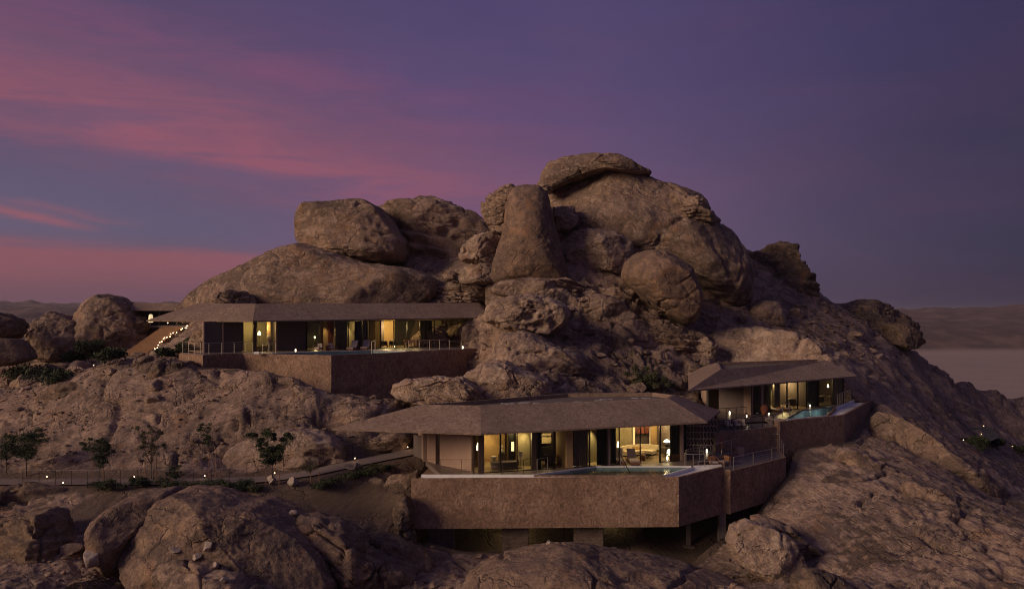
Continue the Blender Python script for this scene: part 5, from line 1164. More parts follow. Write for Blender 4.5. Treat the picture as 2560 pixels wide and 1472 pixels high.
def armchair(loc, label, rz, mat, frame=M_TEAK, seat=None, solid=False, group=None):
    o = empty('armchair', loc, label, 'armchair', group, rz)
    if solid:
        MB().lathe((0, 0, 0), [(.36, .08), (.40, .2), (.40, .40), (.36, .43)], 18).build('seat', mat, o, smooth=True)
        n = 12; vs = []; fs = []
        for i in range(n+1):
            t = R(-20+220*i/n)
            for r, z in ((.34, .3), (.44, .3), (.44, .78), (.34, .78)): vs.append((r*math.cos(t), r*math.sin(t), z))
        for i in range(n):
            for j in range(4): fs.append((i*4+j, i*4+(j+1) % 4, (i+1)*4+(j+1) % 4, (i+1)*4+j))
        fs += [(3, 2, 1, 0), (n*4, n*4+1, n*4+2, n*4+3)]; MB().add(vs, fs).build('backrest', mat, o)
    else:
        for sx in (-1, 1):
            for sy in (-1, 1): MB().box((sx*.32, sy*.32, .31 if sy < 0 else .36), (.05, .05, .62 if sy < 0 else .72)).build('leg', frame, o)
            MB().box((sx*.32, 0, .60), (.06, .69, .035)).build('armrest', frame, o)
            MB().box((sx*.32, 0, .25), (.04, .59, .05)).build('side_rail', frame, o)
        MB().box((0, -.32, .25), (.59, .04, .05)).build('front_rail', frame, o)
        MB().box((0, 0, .34), (.58, .62, .13)).build('seat_cushion', seat or mat, o, bevel=.03)
        MB().box((0, .27, .58), (.58, .13, .38)).build('back_cushion', mat, o, bevel=.03)
    return o
armchair(ibase(F3, 1374, 1.9, V3_FLOOR), 'dark green tub armchair in the middle room of the main villa', R(200), simple('olive_velvet', (.05,.055,.035), .8), solid=True)
o = empty('bench', ibase(F3, 1405, 1.6, V3_FLOOR), 'cream upholstered bench seen through the open door', 'bench', None, A3); MB().box((0, 0, .42), (.62, .42, .26)).build('seat', M_SOFA, o, bevel=.03)
for sx in (-1, 1): MB().box((sx*.33, 0, .36), (.04, .46, .72)).build('side', M_TEAK, o)
o = empty('pendant_lamp', ibase(F3, 1397, 2.2, -9.28), 'small amber pendant lamp in the copper lined passage', 'lamp'); MB().lathe((0, 0, 0), [(.09, 0), (.08, .12), (.03, .24)], 12).build('lamp_shade', simple('amber_shade', (.9,.6,.3), emit=(1,.6,.22), estr=2.2), o, smooth=True); MB().cyl((0, 0, .24), (0, 0, .74), .006, 5).build('cord', M_BLACK, o)
# outdoor armchairs, tables and chairs
LOWCH = 'wooden armchairs with cream seats'
armchair(G(1783,1164.5,V3_LOW), 'wooden armchair with cream seat on the low deck, nearer the pool trough', R(8), M_TEAK, seat=M_CUSHW, group=LOWCH); armchair(G(1811,1163,V3_LOW), 'shadowed wooden armchair on the low deck, right of its neighbour', R(-60), M_TEAK, seat=M_CUSH, group=LOWCH)
armchair(G(1822,1071.5,V2_LOW), 'cream cushioned seat alone on the right villa low deck', R(5), M_CUSHW, seat=M_CUSHW, frame=M_BRONZE, group=LOWCH); armchair(G(1842,1070.5,V2_LOW), 'left of the paired armchairs on the right villa low deck', R(10), M_CUSH, seat=M_CUSHW, frame=M_BRONZE, group=LOWCH); armchair(G(1855,1070,V2_LOW), 'right of the paired armchairs on the right villa low deck', R(-10), M_CUSH, seat=M_CUSHW, frame=M_BRONZE, group=LOWCH)
armchair(G(796,877.5,V1_FLOOR), 'left wooden armchair with grey cushions on the upper left terrace', R(-25), M_CUSHW, seat=M_CUSHW, group=LOWCH); armchair(G(828,876.5,V1_FLOOR), 'right wooden armchair with grey cushions on the upper left terrace', R(30), M_CUSHW, seat=M_CUSHW, group=LOWCH)
armchair(ibase(F1, 961, .9, V1_FLOOR), 'left of two black armchairs behind the upper villa glass', R(180), M_BLACK, frame=M_BLACK); armchair(ibase(F1, 983, .9, V1_FLOOR), 'right of two black armchairs behind the upper villa glass', R(165), M_BLACK, frame=M_BLACK)
def chair(loc, label, rz):
    o = empty('dining_chair', loc, label, 'chair', 'wooden dining chairs round the long terrace table', rz)
    for sx in (-1, 1):
        MB().box((sx*.21, -.2, .22), (.04, .04, .44)).build('leg', M_TEAKL, o); MB().box((sx*.21, .2, .42), (.04, .04, .84)).build('leg', M_TEAKL, o)
    MB().box((0, 0, .45), (.46, .46, .035)).build('seat', M_CUSHW, o)
    for z in (.60, .78): MB().box((0, .2, z), (.38, .03, .07)).build('back_slat', M_TEAKL, o)
    return o
M_TEAKL = simple('light_teak', (.42, .23, .12), .6, .25, 8)
tb = G(1040, 867.5, V1_FLOOR); A1 = math.atan2(F1.d.y, F1.d.x)*.25
o = empty('dining_table', tb, 'long wooden dining table on the upper left terrace', 'table', None, A1)
MB().box((0, 0, .73), (2.9, .95, .045)).build('table_top', M_TEAKL, o)
for sx in (-1, 1):
    for sy in (-1, 1): MB().box((sx*1.3, sy*.38, .355), (.08, .08, .70)).build('leg', M_TEAKL, o)
names = ['leftmost', 'second', 'third', 'rightmost']
for i in range(4):
    for sy, w_ in ((-1, 'near'), (1, 'far')):
        lx, ly = -1.05+i*.7, sy*.72; p = tb+Vector((lx*math.cos(A1)-ly*math.sin(A1), lx*math.sin(A1)+ly*math.cos(A1), 0))
        chair(p, '%s chair on the %s side of the long terrace table' % (names[i], w_), A1+(0 if sy > 0 else math.pi))
chair(G(1074, 867.5, V1_FLOOR)+Vector((.35,0,0)), 'single pale chair at the right head of the long terrace table', A1-1.4)
o = empty('dining_table', ibase(F2, 1983, 2.0, V2_FLOOR), 'small lit table with glasses inside the right villa', 'table'); MB().box((0, 0, .73), (1.1, .7, .05)).build('table_top', M_CUSHW, o)
for sx in (-1, 1): MB().box((sx*.45, 0, .35), (.06, .5, .70)).build('leg', M_BRONZE, o)
o = empty('desk', ibase(F2, 2056, 1.6, V2_FLOOR), 'dark desk with a bright top inside the right villa', 'desk', None, math.atan2(F2.d.y, F2.d.x)); MB().box((0, 0, .74), (1.3, .6, .06)).build('desk_top', M_CUSHW, o); MB().box((0, .2, .36), (1.2, .05, .70)).build('front_panel', M_BLACK, o)
floor_lamp(ibase(F2, 2073, 2.0, V2_FLOOR), 'big bright lamp at the right end of the right villa', 2.15, .27, .62, e=8)
o = empty('side_table', ibase(F2, 2074, 1.2, V2_FLOOR), 'pale pedestal table under the bright lamp of the right villa', 'table'); MB().lathe((0, 0, 0), [(.2, 0), (.07, .1), (.06, .68), (.32, .7), (.32, .74)], 16).build('pedestal', M_CUSHW, o, smooth=True)
floor_lamp(ibase(F1, 648, 2.2, V1_FLOOR), 'cone shaded lamp inside the left room of the upper villa', 2.0, .16, .42)
o = empty('sculpture', ibase(F1, 672, 1.0, V1_FLOOR+.5), 'pale torso sculpture on a stand in the upper left villa', 'sculpture'); MB().lathe((0, 0, 0), [(.22, 0), (.26, .2), (.20, .5), (.27, .75), (.22, .98), (.07, 1.05), (.05, 1.2), (.09, 1.28), (.02, 1.4)], 16, 1, .6).build('torso', M_CUSHW, o, smooth=True); MB().box((0, 0, -.245), (.5, .4, .49)).build('stand', M_OLIVE, o)
o = empty('bath_tub', ibase(F1, 655, 1.2, V1_FLOOR), 'low olive bath behind the glass of the upper villa', 'bath'); MB().lathe((0, 0, 0), [(.7, 0), (.78, .45), (.8, .5), (.7, .5), (.62, .2)], 24, 1.2, .55).build('tub', M_OLIVE, o, smooth=True); MB().lathe((0, 0, 0), [(.79, .49), (.82, .50), (.82, .53), (.79, .54)], 24, 1.2, .55).build('rim', M_OLIVE, o)
floor_lamp(ibase(F1, 787, 3.0, V1_FLOOR), 'small desk height lamp in the dark room of the upper villa', 1.35, .10, .16)
# tall pale lantern lamp in front of the pavilion
o = empty('lamp_post', P(377, 812, 99), 'tall pale glowing lamp on the wall below the pavilion', 'lamp post'); MB().cyl((0, 0, 0), (0, 0, .35), .03, 6).build('post', M_DSTEEL, o); MB().lathe((0, 0, .3), [(.26, 0), (.28, .35), (.22, .9), (.10, 1.02)], 14).build('lamp_shade', simple('pale_lantern_shade', (.8,.65,.4), emit=(1,.78,.42), estr=.75), o, smooth=True)

# ------------------------------------------------------------------ railings
def railing(pts, label, h=1.05, posts=None, mat=M_STEEL, cables=5, pr=.028, group='cable railings of the terraces', rail=True, name='railing', pm=None):
    pts = [Vector(p) for p in pts]; o = empty(name, pts[0], label, 'railing', group); L = [0]
    for a, b in zip(pts[:-1], pts[1:]): L.append(L[-1]+(b-a).length)
    n = posts or max(2, int(L[-1]/1.5)+1)
    def atl(s):
        for i in range(len(pts)-1):
            if s <= L[i+1]+1e-6: return pts[i]+(pts[i+1]-pts[i])*((s-L[i])/max(1e-6, L[i+1]-L[i]))
        return pts[-1]
    for i in range(n):
        p = atl(L[-1]*i/(n-1)); MB(o.location).cyl(p, p+Vector((0, 0, h)), pr, 6).build('post', pm or mat, o)
    if rail:
        for a, b in zip(pts[:-1], pts[1:]):
            MB(o.location).cyl(a+Vector((0, 0, h)), b+Vector((0, 0, h)), pr*.9, 6).build('top_rail', mat, o)
            for k in range(cables): z = Vector((0, 0, h*(k+1)/(cables+1))); MB(o.location).cyl(a+z, b+z, .006, 4).build('cable', pm or mat, o)
    return o
F3z = V3_FLOOR
railing([G(1050,1184,F3z), G(1200,1185.5,F3z)+Vector((0,.15,0)), G(1309,1185,F3z)], 'thin railing along the pale trough at the left of the main pool', posts=6, pr=.02, mat=M_BRONZE)
railing([G(1343,1183,F3z), G(1369,1178,F3z)], 'short two post rail at the left tip of the main pool', posts=2, pr=.025, cables=0)
railing([G(1309,1185,F3z), G(1332,1179,F3z)], 'dark rail turning back toward the villa glass', posts=2, pr=.02, cables=3, mat=M_DSTEEL)
railing([(e1[0]-.3, e1[1]+.2, F3z), (e2[0], e2[1]+.15, F3z), (e3[0], e3[1]+.15, F3z)], 'long railing along the raised edge above the low deck', posts=6)
railing([G(1712,1163,F3z), G(1716,1164,F3z)+Vector((.05,-.3,0)), G(1757,1170,F3z)+Vector((.3, .6, 0))], 'bent handrail beside the right end of the main pool', posts=3, cables=0, h=.95)
railing([(wC[0]-1.9, wC[1]+.15, -12.0), (wC[0]+.05, wC[1]+.18, -12.0)], 'low rail on the trough corner in front of the armchairs', h=.6, posts=2, cables=2)
railing([(wD[0]+.4, wD[1]+.6, V3_LOW), (wE[0]-.15, wE[1]-.0, V3_LOW), (23.9, 71.0, V3_LOW)], 'railing along the outer edge of the low deck', posts=5)
railing([(19.6, 71.5, V3_LOW), (23.8, 71.2, V3_LOW)], 'tall steel railing across the back of the low deck', h=1.5, posts=3, pr=.035, cables=6)
railing([(xl[0]+.3, xl[1]+.3, V2_LOW), (x0[0]-.3, x0[1]+.3, V2_LOW)], 'dark railing along the low deck of the right villa', posts=6, mat=M_DSTEEL, pr=.03)
railing([(ue[0][0]-.3, ue[0][1]+.1, V2_FLOOR), (ue[1][0], ue[1][1]+.1, V2_FLOOR)], 'dark railing on the upper step edge of the right villa', posts=4, mat=M_DSTEEL, pr=.03)
railing([G(1956,1043,V2_FLOOR), G(1974,1040,V2_FLOOR)], 'pale two post handrail at the left tip of the right villa pool', posts=2, cables=0, h=1.2, pr=.03)
railing([(pp[2][0]+.2, pp[2][1]+.2, V2_FLOOR), (g0[0]-.1, g0[1]+.3, V2_FLOOR)], 'row of bright upright posts climbing beside the right villa trough', posts=11, cables=2, h=1.25, pr=.026)
railing([(w0[0]+.3, w0[1]+.2, V1_FLOOR), (w1[0]+.05, w1[1]+.4, V1_FLOOR), (w2[0], w2[1]+.4, V1_FLOOR), (w2[0]+1.2, w2[1]-.6, V1_FLOOR)], 'long thin railing at the left end of the upper left terrace', posts=9, pr=.018)
railing([G(656,884.5,V1_FLOOR), G(689,884,V1_FLOOR)], 'bright rail section at the left end of the upper villa pool', posts=3, pr=.026, h=1.0)
i4 = inn1[4]; i3 = inn1[3]; vv_ = Vector((i4[0]-i3[0], i4[1]-i3[1]))
railing([(i3[0]+vv_.x*.45, i3[1]+vv_.y*.45+.4, V1_FLOOR), (i3[0]+vv_.x*.72, i3[1]+vv_.y*.72+.6, V1_FLOOR)], 'bright railing in front of the long wooden dining table', posts=5, pr=.03)
railing([(i3[0]+vv_.x*.72, i3[1]+vv_.y*.72+.6, V1_FLOOR), (i4[0]-.3, i4[1]+.4, V1_FLOOR)], 'thin railing running to the pitted rock at the right end of the upper terrace', posts=4, pr=.02, h=.9)
railing([G(929,884,V1_FLOOR), G(932,880,V1_FLOOR)+Vector((.15,.5,0))], 'single steel grab rail in the upper left pool', posts=2, cables=0, h=1.15, pr=.045)
# pool grab rail of the main pool
o = empty('grab_rail', G(1551,1166.5,F3z), 'leaning dark grab rail going into the main pool', 'handrail'); a = G(1551,1166.5,F3z)
MB(o.location).cyl(a, a+Vector((0, 0, .95)), .028, 6).build('post', M_STEEL, o); MB(o.location).cyl(a+Vector((0, 0, .95)), a+Vector((.52, -2.1, -.25)), .035, 6).build('rail', M_DSTEEL, o)
# ------------------------------------------------------------------ far country: plain and hills, one sheet to the horizon
NA, NB = 420, 300
fa = np.linspace(-1.25, 1.25, NA); fd = 100*np.exp(np.linspace(0, math.log(16000/100), NB))
FA, FD = np.meshgrid(fa, fd); fx = (FA*FD).ravel(); fy = FD.ravel()
q3 = np.stack([fx, fy, np.zeros_like(fx)], 1)
hm = sstep(fy+220*fbm(q3, 1/500, 3, .5, 61), 1180, 1500)
hills = (fbm(q3, 1/420., 6, .55, 62, ridged=True)*.5+.5)*76+fbm(q3, 1/1500., 2, .5, 63)*36+14
near = sstep(fx, -50, -250)*sstep(fy, 150, 600)*(fbm(q3, 1/160., 5, .55, 66, ridged=True)*.5+.45)*34
fz = -62+hm*hills*sstep(fy, 1000, 2600)**.35+near+.8*fbm(q3, 1/40., 3, .5, 64)
fz = np.minimum(fz, np.where(fy > 3500, 16.0, 60))
# access track valley on the right rises toward the slope
fv = np.stack([fx, fy, fz], 1); ii = np.arange(NA*NB).reshape(NB, NA)
ff = np.stack([ii[:-1, :-1].ravel(), ii[:-1, 1:].ravel(), ii[1:, 1:].ravel(), ii[1:, :-1].ravel()], 1)
gm, t_, o_ = new_mat('desert_ground'); p_ = t_.node('ShaderNodeNewGeometry')
sx_ = t_.node('ShaderNodeSeparateXYZ'); t_.put(sx_.inputs[0], p_.outputs['Position'])
hgt_ = t_.smooth(sx_.outputs[2], -60.5, -52)
sand_ = t_.mix(t_.noise(t_.vm('MULTIPLY', p_.outputs['Position'], (.003, .012, 1)), 3, 5, .6), (.24, .18, .155), (.37, .28, .245))
rk_ = t_.mix(t_.smooth(t_.noise(p_.outputs['Position'], .02, 6, .65), .4, .62), (.075, .05, .042), (.14, .092, .075))
b_ = t_.node('ShaderNodeBsdfPrincipled'); t_.put(b_.inputs['Base Color'], t_.mix(hgt_, sand_, rk_)); b_.inputs['Roughness'].default_value = .95
t_.l.new(b_.outputs[0], o_.inputs[0])
tag(link('ground', npmesh('ground', fv, ff), None, gm), kind='structure')

# ------------------------------------------------------------------ helpers on the hill surface
HV = hv2; HN = norms(hv2, hf); HPX = 1280+2000*HV[:, 0]/HV[:, 1]; HPY = 785-2000*HV[:, 2]/HV[:, 1]
from mathutils.bvhtree import BVHTree
def surf(x, y):
    """height of the finished hill at plan position"""
    a = x/y; i = int(np.clip(np.searchsorted(dd, y)-1, 0, NR-2)); j = int(np.clip(np.searchsorted(aa, a)-1, 0, NC-2))
    ty = (y-dd[i])/(dd[i+1]-dd[i]); tx = (a-aa[j])/(aa[j+1]-aa[j]); Z = HV[:, 2]
    g = lambda r, c: float(Z[r*NC+c])
    return (g(i, j)*(1-tx)+g(i, j+1)*tx)*(1-ty)+(g(i+1, j)*(1-tx)+g(i+1, j+1)*tx)*ty
def onhill(px, py, y0=38, y1=170):
    """first point of the hill seen at this picture position"""
    k = (px-1280)/2000
    for D in np.arange(y0, y1, .15):
        if surf(k*D, D) >= -(py-785)/2000*D: return Vector((k*D, float(D), surf(k*D, D)))
    return Vector((k*y1, y1, -(py-785)/2000*y1))
def atD(px, D): x = (px-1280)/2000*D; return Vector((x, D, surf(x, D)))

# path along the foot of the cliff
o = MB()
pv = []; NPt = 60
pc = [Vector((p.x, p.y)) for p in PATHC]; Ls = [0]
for a, b in zip(pc[:-1], pc[1:]): Ls.append(Ls[-1]+(b-a).length)
def pat(s):
    for i in range(len(pc)-1):
        if s <= Ls[i+1]: return pc[i]+(pc[i+1]-pc[i])*((s-Ls[i])/(Ls[i+1]-Ls[i]))
    return pc[-1]
vs = []; fs = []
for i in range(NPt+1):
    s = Ls[-1]*i/NPt; p = pat(s); d = (pat(min(Ls[-1], s+.3))-pat(max(0, s-.3))).normalized(); nn = Vector((-d.y, d.x))
    for j in range(5):
        qq = p+nn*(-1.1+.55*j); vs.append((qq.x, qq.y, 0))
    zc = float(seg_z(np.array([p.x]), np.array([p.y]), PATHC)[1][0])+.07
    for j in range(5): v = vs[-5+j]; vs[-5+j] = (v[0], v[1], zc)
for i in range(NPt):
    for j in range(4): k = i*5+j; fs.append((k, k+1, k+6, k+5) if True else 0)
zs = [v[2] for v in vs]
vs = [(v[0], v[1], sum(zs[max(0, min(NPt, i//5+w))*5] for w in (-2, -1, 0, 1, 2))/5) for i, v in enumerate(vs)]
PATHM = simple('path_concrete', (.21, .16, .14), .9, .2, 1.0, .3, 8)
me_ = bpy.data.meshes.new('path'); me_.from_pydata(vs, [], fs); me_.update()
tag(link('path', me_, None, PATHM), kind='structure')
def pathz(px, side=0):
    best = min(range(NPt+1), key=lambda i: abs(1280+2000*vs[i*5+2][0]/vs[i*5+2][1]-px)); return vs[best*5+side]
def path_light(loc, label, e=2.2, cast=True, r=.055, group='low lights along the path'):
    o = empty('path_light', loc, label, 'path light', group)
    MB().cyl((0, 0, -.1), (0, 0, .22), .03, 6).build('post', M_DSTEEL, o); r = r*.62; MB().lathe((0, 0, .22), [(r, 0), (r*1.2, r), (r*.8, r*2), (.01, r*2.3)], 8).build('bulb', M_BULB, o, smooth=True)
    if cast: plight('path_lamp', (loc[0], loc[1], loc[2]+.32), e, (1, .62, .34), .05, parent=o)
LBL = {110: 'path light near the left end of the path railing', 328: 'path light between the second and third saplings', 503: 'path light left of the leaning sapling', 688: 'path light beside the pale rocks under the full green tree', 893: 'path light just behind the long white block', 1033: 'path light at the right end of the path by the terrace'}
for px, l in LBL.items():
    p = pathz(px, 3); path_light(Vector(p), l)
path_light(atD(158, 58.6)+Vector((0, 0, .05)), 'path light below the railing on the shrub ledge'); path_light(onhill(234, 930)+Vector((0, 0, .3)), 'single light in front of the dark bushes at left')

# ------------------------------------------------------------------ lit stairway up to the pavilion
lo = P(362, 880, 95.5); hi = P(452, 815, 103.5)
lo, hi = STAIR; st = empty('stairway', lo, 'broad earthen stairway climbing to the pavilion at left', 'stairs')
NS = 20; dirv = Vector((hi.x-lo.x, hi.y-lo.y)); dl_ = dirv.length; du = dirv.normalized(); rz = math.atan2(du.y, du.x)-math.pi/2
ME = simple('stair_earth', (.34, .19, .10), .9, .2, 2)
for i in range(NS):
    t = (i+.5)/NS; c = lo+(hi-lo)*t; MB(st.location).box((c.x-1.0, c.y, c.z-.5), (2.7, dl_/NS, 1.0), rz*.0).build('step', ME, st)
ORD = ['lowest', 'second', 'third', 'fourth', 'fifth', 'sixth', 'seventh', 'eighth', 'ninth', 'tenth', 'eleventh', 'twelfth', 'thirteenth', 'fourteenth', 'fifteenth', 'sixteenth', 'seventeenth', 'eighteenth', 'nineteenth', 'twentieth', 'twenty first', 'twenty second', 'twenty third']
SL = [(660,672),(978,662),(1102,675),(1072,733),(1070,775),(1035,780),(975,787),(945,812),(848,873),(775,885),(720,908),(708,963),(640,978),(590,990),(568,1013),(533,1070),(488,1085),(457,1145),(435,1203),(383,1223)]
for i, (a, b) in enumerate(SL):
    px, py = 340+a/8.565, 730+b/8.565; t = min(1, max(0, (880-py)/65)); D = 95.2+8.3*t
    p = P(px, py, D)-Vector((0, 0, .3)); lab = ORD[19-i]+' warm light up the row beside the stairway, counted from its foot' if i > 2 else ['light alone on the pavilion terrace edge, left', 'light on the pavilion terrace edge, middle', 'light at the top corner of the stairway'][i]
    path_light(p+Vector((.25, -.3, .1)), lab, 7, cast=(i % 3 == 0), r=.085, group='lights along the stairway' if i > 2 else None)
# pavilion retaining wall
wl = empty('retaining_wall', P(350, 850, 104.5), 'dark rubble retaining wall under the pavilion', 'wall'); MB(wl.location).box((P(410, 840, 105).x, 105, -3.6), (10.5, 1.2, 3.6)).build('wall', M_STONE, wl)

# ------------------------------------------------------------------ loose rocks
def chip(seed, sub=3, cuts=9, flat=.8, noise=.12):
    v, f = ico(sub); r_ = np.random.RandomState(seed); p = v*np.array([1, r_.uniform(.7, 1), flat*r_.uniform(.75, 1.05)])
    for j in range(cuts):
        d = r_.normal(size=3); d /= np.linalg.norm(d); pr = p@d; h = pr.max()*r_.uniform(.45, .8); p = p-np.outer(np.maximum(pr-h, 0)*.97, d)
    p = p+norms(p, f)*(noise*fbm(p, 1.3, 4, .55, seed))[:, None]
    return p.astype(np.float32), f
CH = []
for k in range(7):
    p, f = chip(200+k, 4); me = npmesh('loose_rock', p, f); me.materials.append(ROCK if k % 3 else ROCKP); CH.append(me)
CHP = []
for k in range(4):
    p, f = chip(300+k, 4, 11, .8, .05); me = npmesh('pale_rock', p, f); me.materials.append(simple('limestone_%d' % k, (.40, .32, .27), .9, .4, 3, .6, 8)); CHP.append(me)
def rock(me, loc, s, label, rz=0, rx=0, cat='rock', group=None, name='loose_rock'):
    o = link(name, me, None, None, loc); o.scale = s if isinstance(s, (tuple, list)) else (s, s, s); o.rotation_euler = (rx, rx*.6, rz); return tag(o, label, cat, group)
# the pale rocks by the path
rock(CHP[0], atD(680, 58.9)+Vector((0, 0, .35)), (.55, .5, .62), 'tall pale rock under the full green tree', .4)
rock(CHP[1], atD(733, 58.8)+Vector((0, 0, .3)), (.62, .5, .5), 'pale tilted rock right of the full green tree', 1.4, .5)
rock(CHP[2], atD(873, 61.8)+Vector((0, 0, .25)), (.55, .4, .42), 'left part of the white stone block on the path edge', .1)
rock(CHP[0], atD(893, 62.0)+Vector((0, 0, .25)), (.5, .4, .42), 'right part of the white stone block on the path edge', 2.1)
bpy.context.view_layer.update(); dg_ = bpy.context.evaluated_depsgraph_get()
for (px, py, D, s, me, l) in [(735,1281,50.8,.36,CHP[3],'small pale stone perched on the crest between the two foreground boulders'),(520,1364,47.0,.42,CHP[1],'tan loose stone on the seam of the foreground boulders'),(494,1390,46.6,.36,CHP[2],'angular tan stone beside the seam of the foreground boulders'),
    (540,1410,44.6,.28,CHP[0],'round stone lying lower on the front slab'),(562,1449,43.4,.30,CHP[3],'pinkish stone at the bottom on the front slab'),(436,1376,46.8,.40,CHP[2],'wedge shaped stone on the dark seam'),(272,1352,51.5,.16,CHP[0],'tiny white stone at the foot of the split boulder'),
    (232,1398,48.5,.75,CHP[1],'flat tan slab of stone in the lower left debris'),(1372,1352,49.6,.22,CHP[2],'small orange stone on top of the bottom slab')]:
    dr_ = P(px, py+6, 1.0).normalized(); hit, loc_, nrm_, *_r = sc.ray_cast(dg_, (0, 0, 0), dr_)
    pos = (loc_+Vector((0, 0, s*.35))) if hit and abs(loc_.y-D) < 8 else P(px, py, D)
    rock(me, pos, s, l, rnd.uniform(0, 6), rnd.uniform(-.4, .4))
def zone_pts(n, boxes, maxsteep=.75, seed=1, Dmax=150):
    r_ = np.random.RandomState(seed); m = np.zeros(len(HV), bool)
    for (a, b, c, d) in boxes: m |= (HPX > a) & (HPX < c) & (HPY > b) & (HPY < d)
    m &= (np.abs(HN[:, 2]) > 1-maxsteep) & (HV[:, 1] < Dmax) & (calm < .3); idx = np.nonzero(m)[0]
    w_ = (HV[idx, 1]/60.)**1.5; w_ /= w_.sum(); return r_.choice(idx, min(n, len(idx)), replace=False, p=w_)
ZR = [(1380,740,1790,980),(1380,740,1790,980),(300,870,560,1010),(0,920,300,1010),(1850,760,2200,900),(100,1330,420,1472),(1380,740,1790,980),(600,700,1150,760)]
CG = 'brown rocks scattered over the hillside'
for n_, i in enumerate(zone_pts(150, ZR, seed=5)):
    s = rnd.uniform(.35, 1.15)*(1.25 if HV[i, 1] > 80 else 1); c = HV[i]
    rock(CH[n_ % 7], (float(c[0]), float(c[1]), float(c[2])+s*.15), (s*rnd.uniform(.8, 1.4), s, s*rnd.uniform(.6, .95)), 'weathered brown rock lying among others on the hillside', rnd.uniform(0, 6.3), rnd.uniform(-.3, .3), group=CG)
# rubble as one mass
bits = [chip(400+k, 1 if k % 2 else 2, 6, .8, .0) for k in range(6)]
idx = zone_pts(5200, ZR+[(0,980,1000,1160),(1000,1320,1900,1472),(1380,720,1790,980),(880,700,1700,1000)], seed=9)
V_, F_ = [], []; base = 0; r_ = np.random.RandomState(4)
for n_, i in enumerate(idx):
    p, f = bits[n_ % 6]; s = min(.5, .07+.09*r_.exponential())*(1 if HV[i, 1] < 80 else 1.4); t = r_.uniform(0, 6.28); c, s_ = math.cos(t), math.sin(t)
    M_ = np.array([[c, -s_, 0], [s_, c, 0], [0, 0, 1]])@np.diag([s*r_.uniform(.8, 1.5), s, s*r_.uniform(.5, .9)])
    V_.append(p@M_.T+HV[i]+np.array([0, 0, s*.15])); F_.append(f+base); base += len(p)
tag(link('rubble', npmesh('rubble', np.concatenate(V_), np.concatenate(F_), False), None, ROCK), 'loose stones and grit strewn over the hillside', 'rubble', kind='stuff')

# ------------------------------------------------------------------ plants
M_LEAF = simple('dusty_leaf', (.055, .075, .032), .8, .5, 3); M_LEAF2 = simple('olive_leaf', (.095, .095, .045), .8, .5, 3); M_BARK = simple('bark', (.10, .07, .05), .9, .3, 5); M_STAKE = simple('tree_stake_wood', (.26, .14, .08), .8, .2, 4)
def leaves(centres, n, r, leaf, seed, up=.25):
    """small bent leaf pairs around centres -> verts, faces"""
    r_ = np.random.RandomState(seed); C_ = np.array(centres); k = r_.randint(0, len(C_), n)
    d = r_.normal(size=(n, 3)); d /= np.linalg.norm(d, axis=1)[:, None]; pos = C_[k, :3]+d*(C_[k, 3:4]*np.sqrt(r_.rand(n, 1)))*np.array([1, 1, .7])
    a = r_.normal(size=(n, 3)); a[:, 2] += up; a /= np.linalg.norm(a, axis=1)[:, None]; b = np.cross(a, r_.normal(size=(n, 3))); b /= np.linalg.norm(b, axis=1)[:, None]
    L = leaf*r_.uniform(.6, 1.4, (n, 1)); w_ = L*.32
    v = np.stack([pos, pos+a*L*.5+b*w_, pos+a*L, pos+a*L*.5-b*w_], 1).reshape(-1, 3); f = np.arange(n*4).reshape(n, 4); return v, f
def limb(mb, a, b, r0, r1): mb.cyl(a, b, r0, 6, r1, cap=False)
def tree(loc, h, spread, label, seed, dens=1800, leaf=.13, trunk=.05, bare=.35, mat=None, lean=0, stakes=(), name='sapling_tree', shape=None, cat='tree', group='staked young trees along the path'):
    o = empty(name, loc, label, cat, group); r_ = random.Random(seed); tr = MB(); cs = []
    top = Vector((lean, 0, h*bare)); n = 6; prev = Vector((0, 0, -.15))
    for i in range(1, n+1):
        p = Vector((lean*(i/n)**1.5+r_.uniform(-.02, .02), r_.uniform(-.02, .02), h*bare*i/n)); limb(tr, prev, p, trunk*(1-.4*(i-1)/n), trunk*(1-.4*i/n)); prev = p
    tips = shape or [(r_.uniform(-1, 1)*spread, r_.uniform(-1, 1)*spread, h*bare+(h*(1-bare))*r_.uniform(.25, 1)) for _ in range(9)]
    for t in tips:
        tp = Vector(t[:3]); mid = prev.lerp(tp, .5)+Vector((r_.uniform(-.1, .1), r_.uniform(-.1, .1), .05)); limb(tr, prev, mid, trunk*.5, trunk*.3); limb(tr, mid, tp, trunk*.3, trunk*.1)
        rr = (t[3] if len(t) > 3 else spread*.42)
        rr *= 1.6; cs += [(tp.x, tp.y, tp.z, rr), (mid.x, mid.y, mid.z, rr*.6)]
        for _ in range(3):
            e_ = tp+Vector((r_.uniform(-1, 1), r_.uniform(-1, 1), r_.uniform(-.5, .8)))*rr*.8; limb(tr, mid.lerp(tp, .6), e_, trunk*.18, trunk*.06)
            cs.append((e_.x, e_.y, e_.z, rr*.35))
    leaf *= .68; dens = int(dens*2.8)
    tr.build('trunk', M_BARK, o, smooth=True)
    v, f = leaves(cs, dens, 0, leaf, seed); c_ = link('crown', npmesh('crown', v, f, False), o, mat or M_LEAF)
    return o
def stakes(pxs, D, h, base):
    for n_s, px in enumerate(pxs):
        p = atD(px, D); o = empty('tree_stake', p, ['left', 'right', 'farthest right'][n_s if len(pxs) < 3 or n_s != 1 else 1].replace('right', 'middle' if len(pxs) == 3 and n_s == 1 else 'right')+' wooden stake '+base, 'stake', 'stakes beside the young trees'); MB().cyl((0, 0, -.1), (0, 0, h), .028, 5).build('pole', M_STAKE, o); MB().cyl((0, 0, h*.8), (.25, .1, h*.8), .008, 4).build('tie', M_STAKE, o)
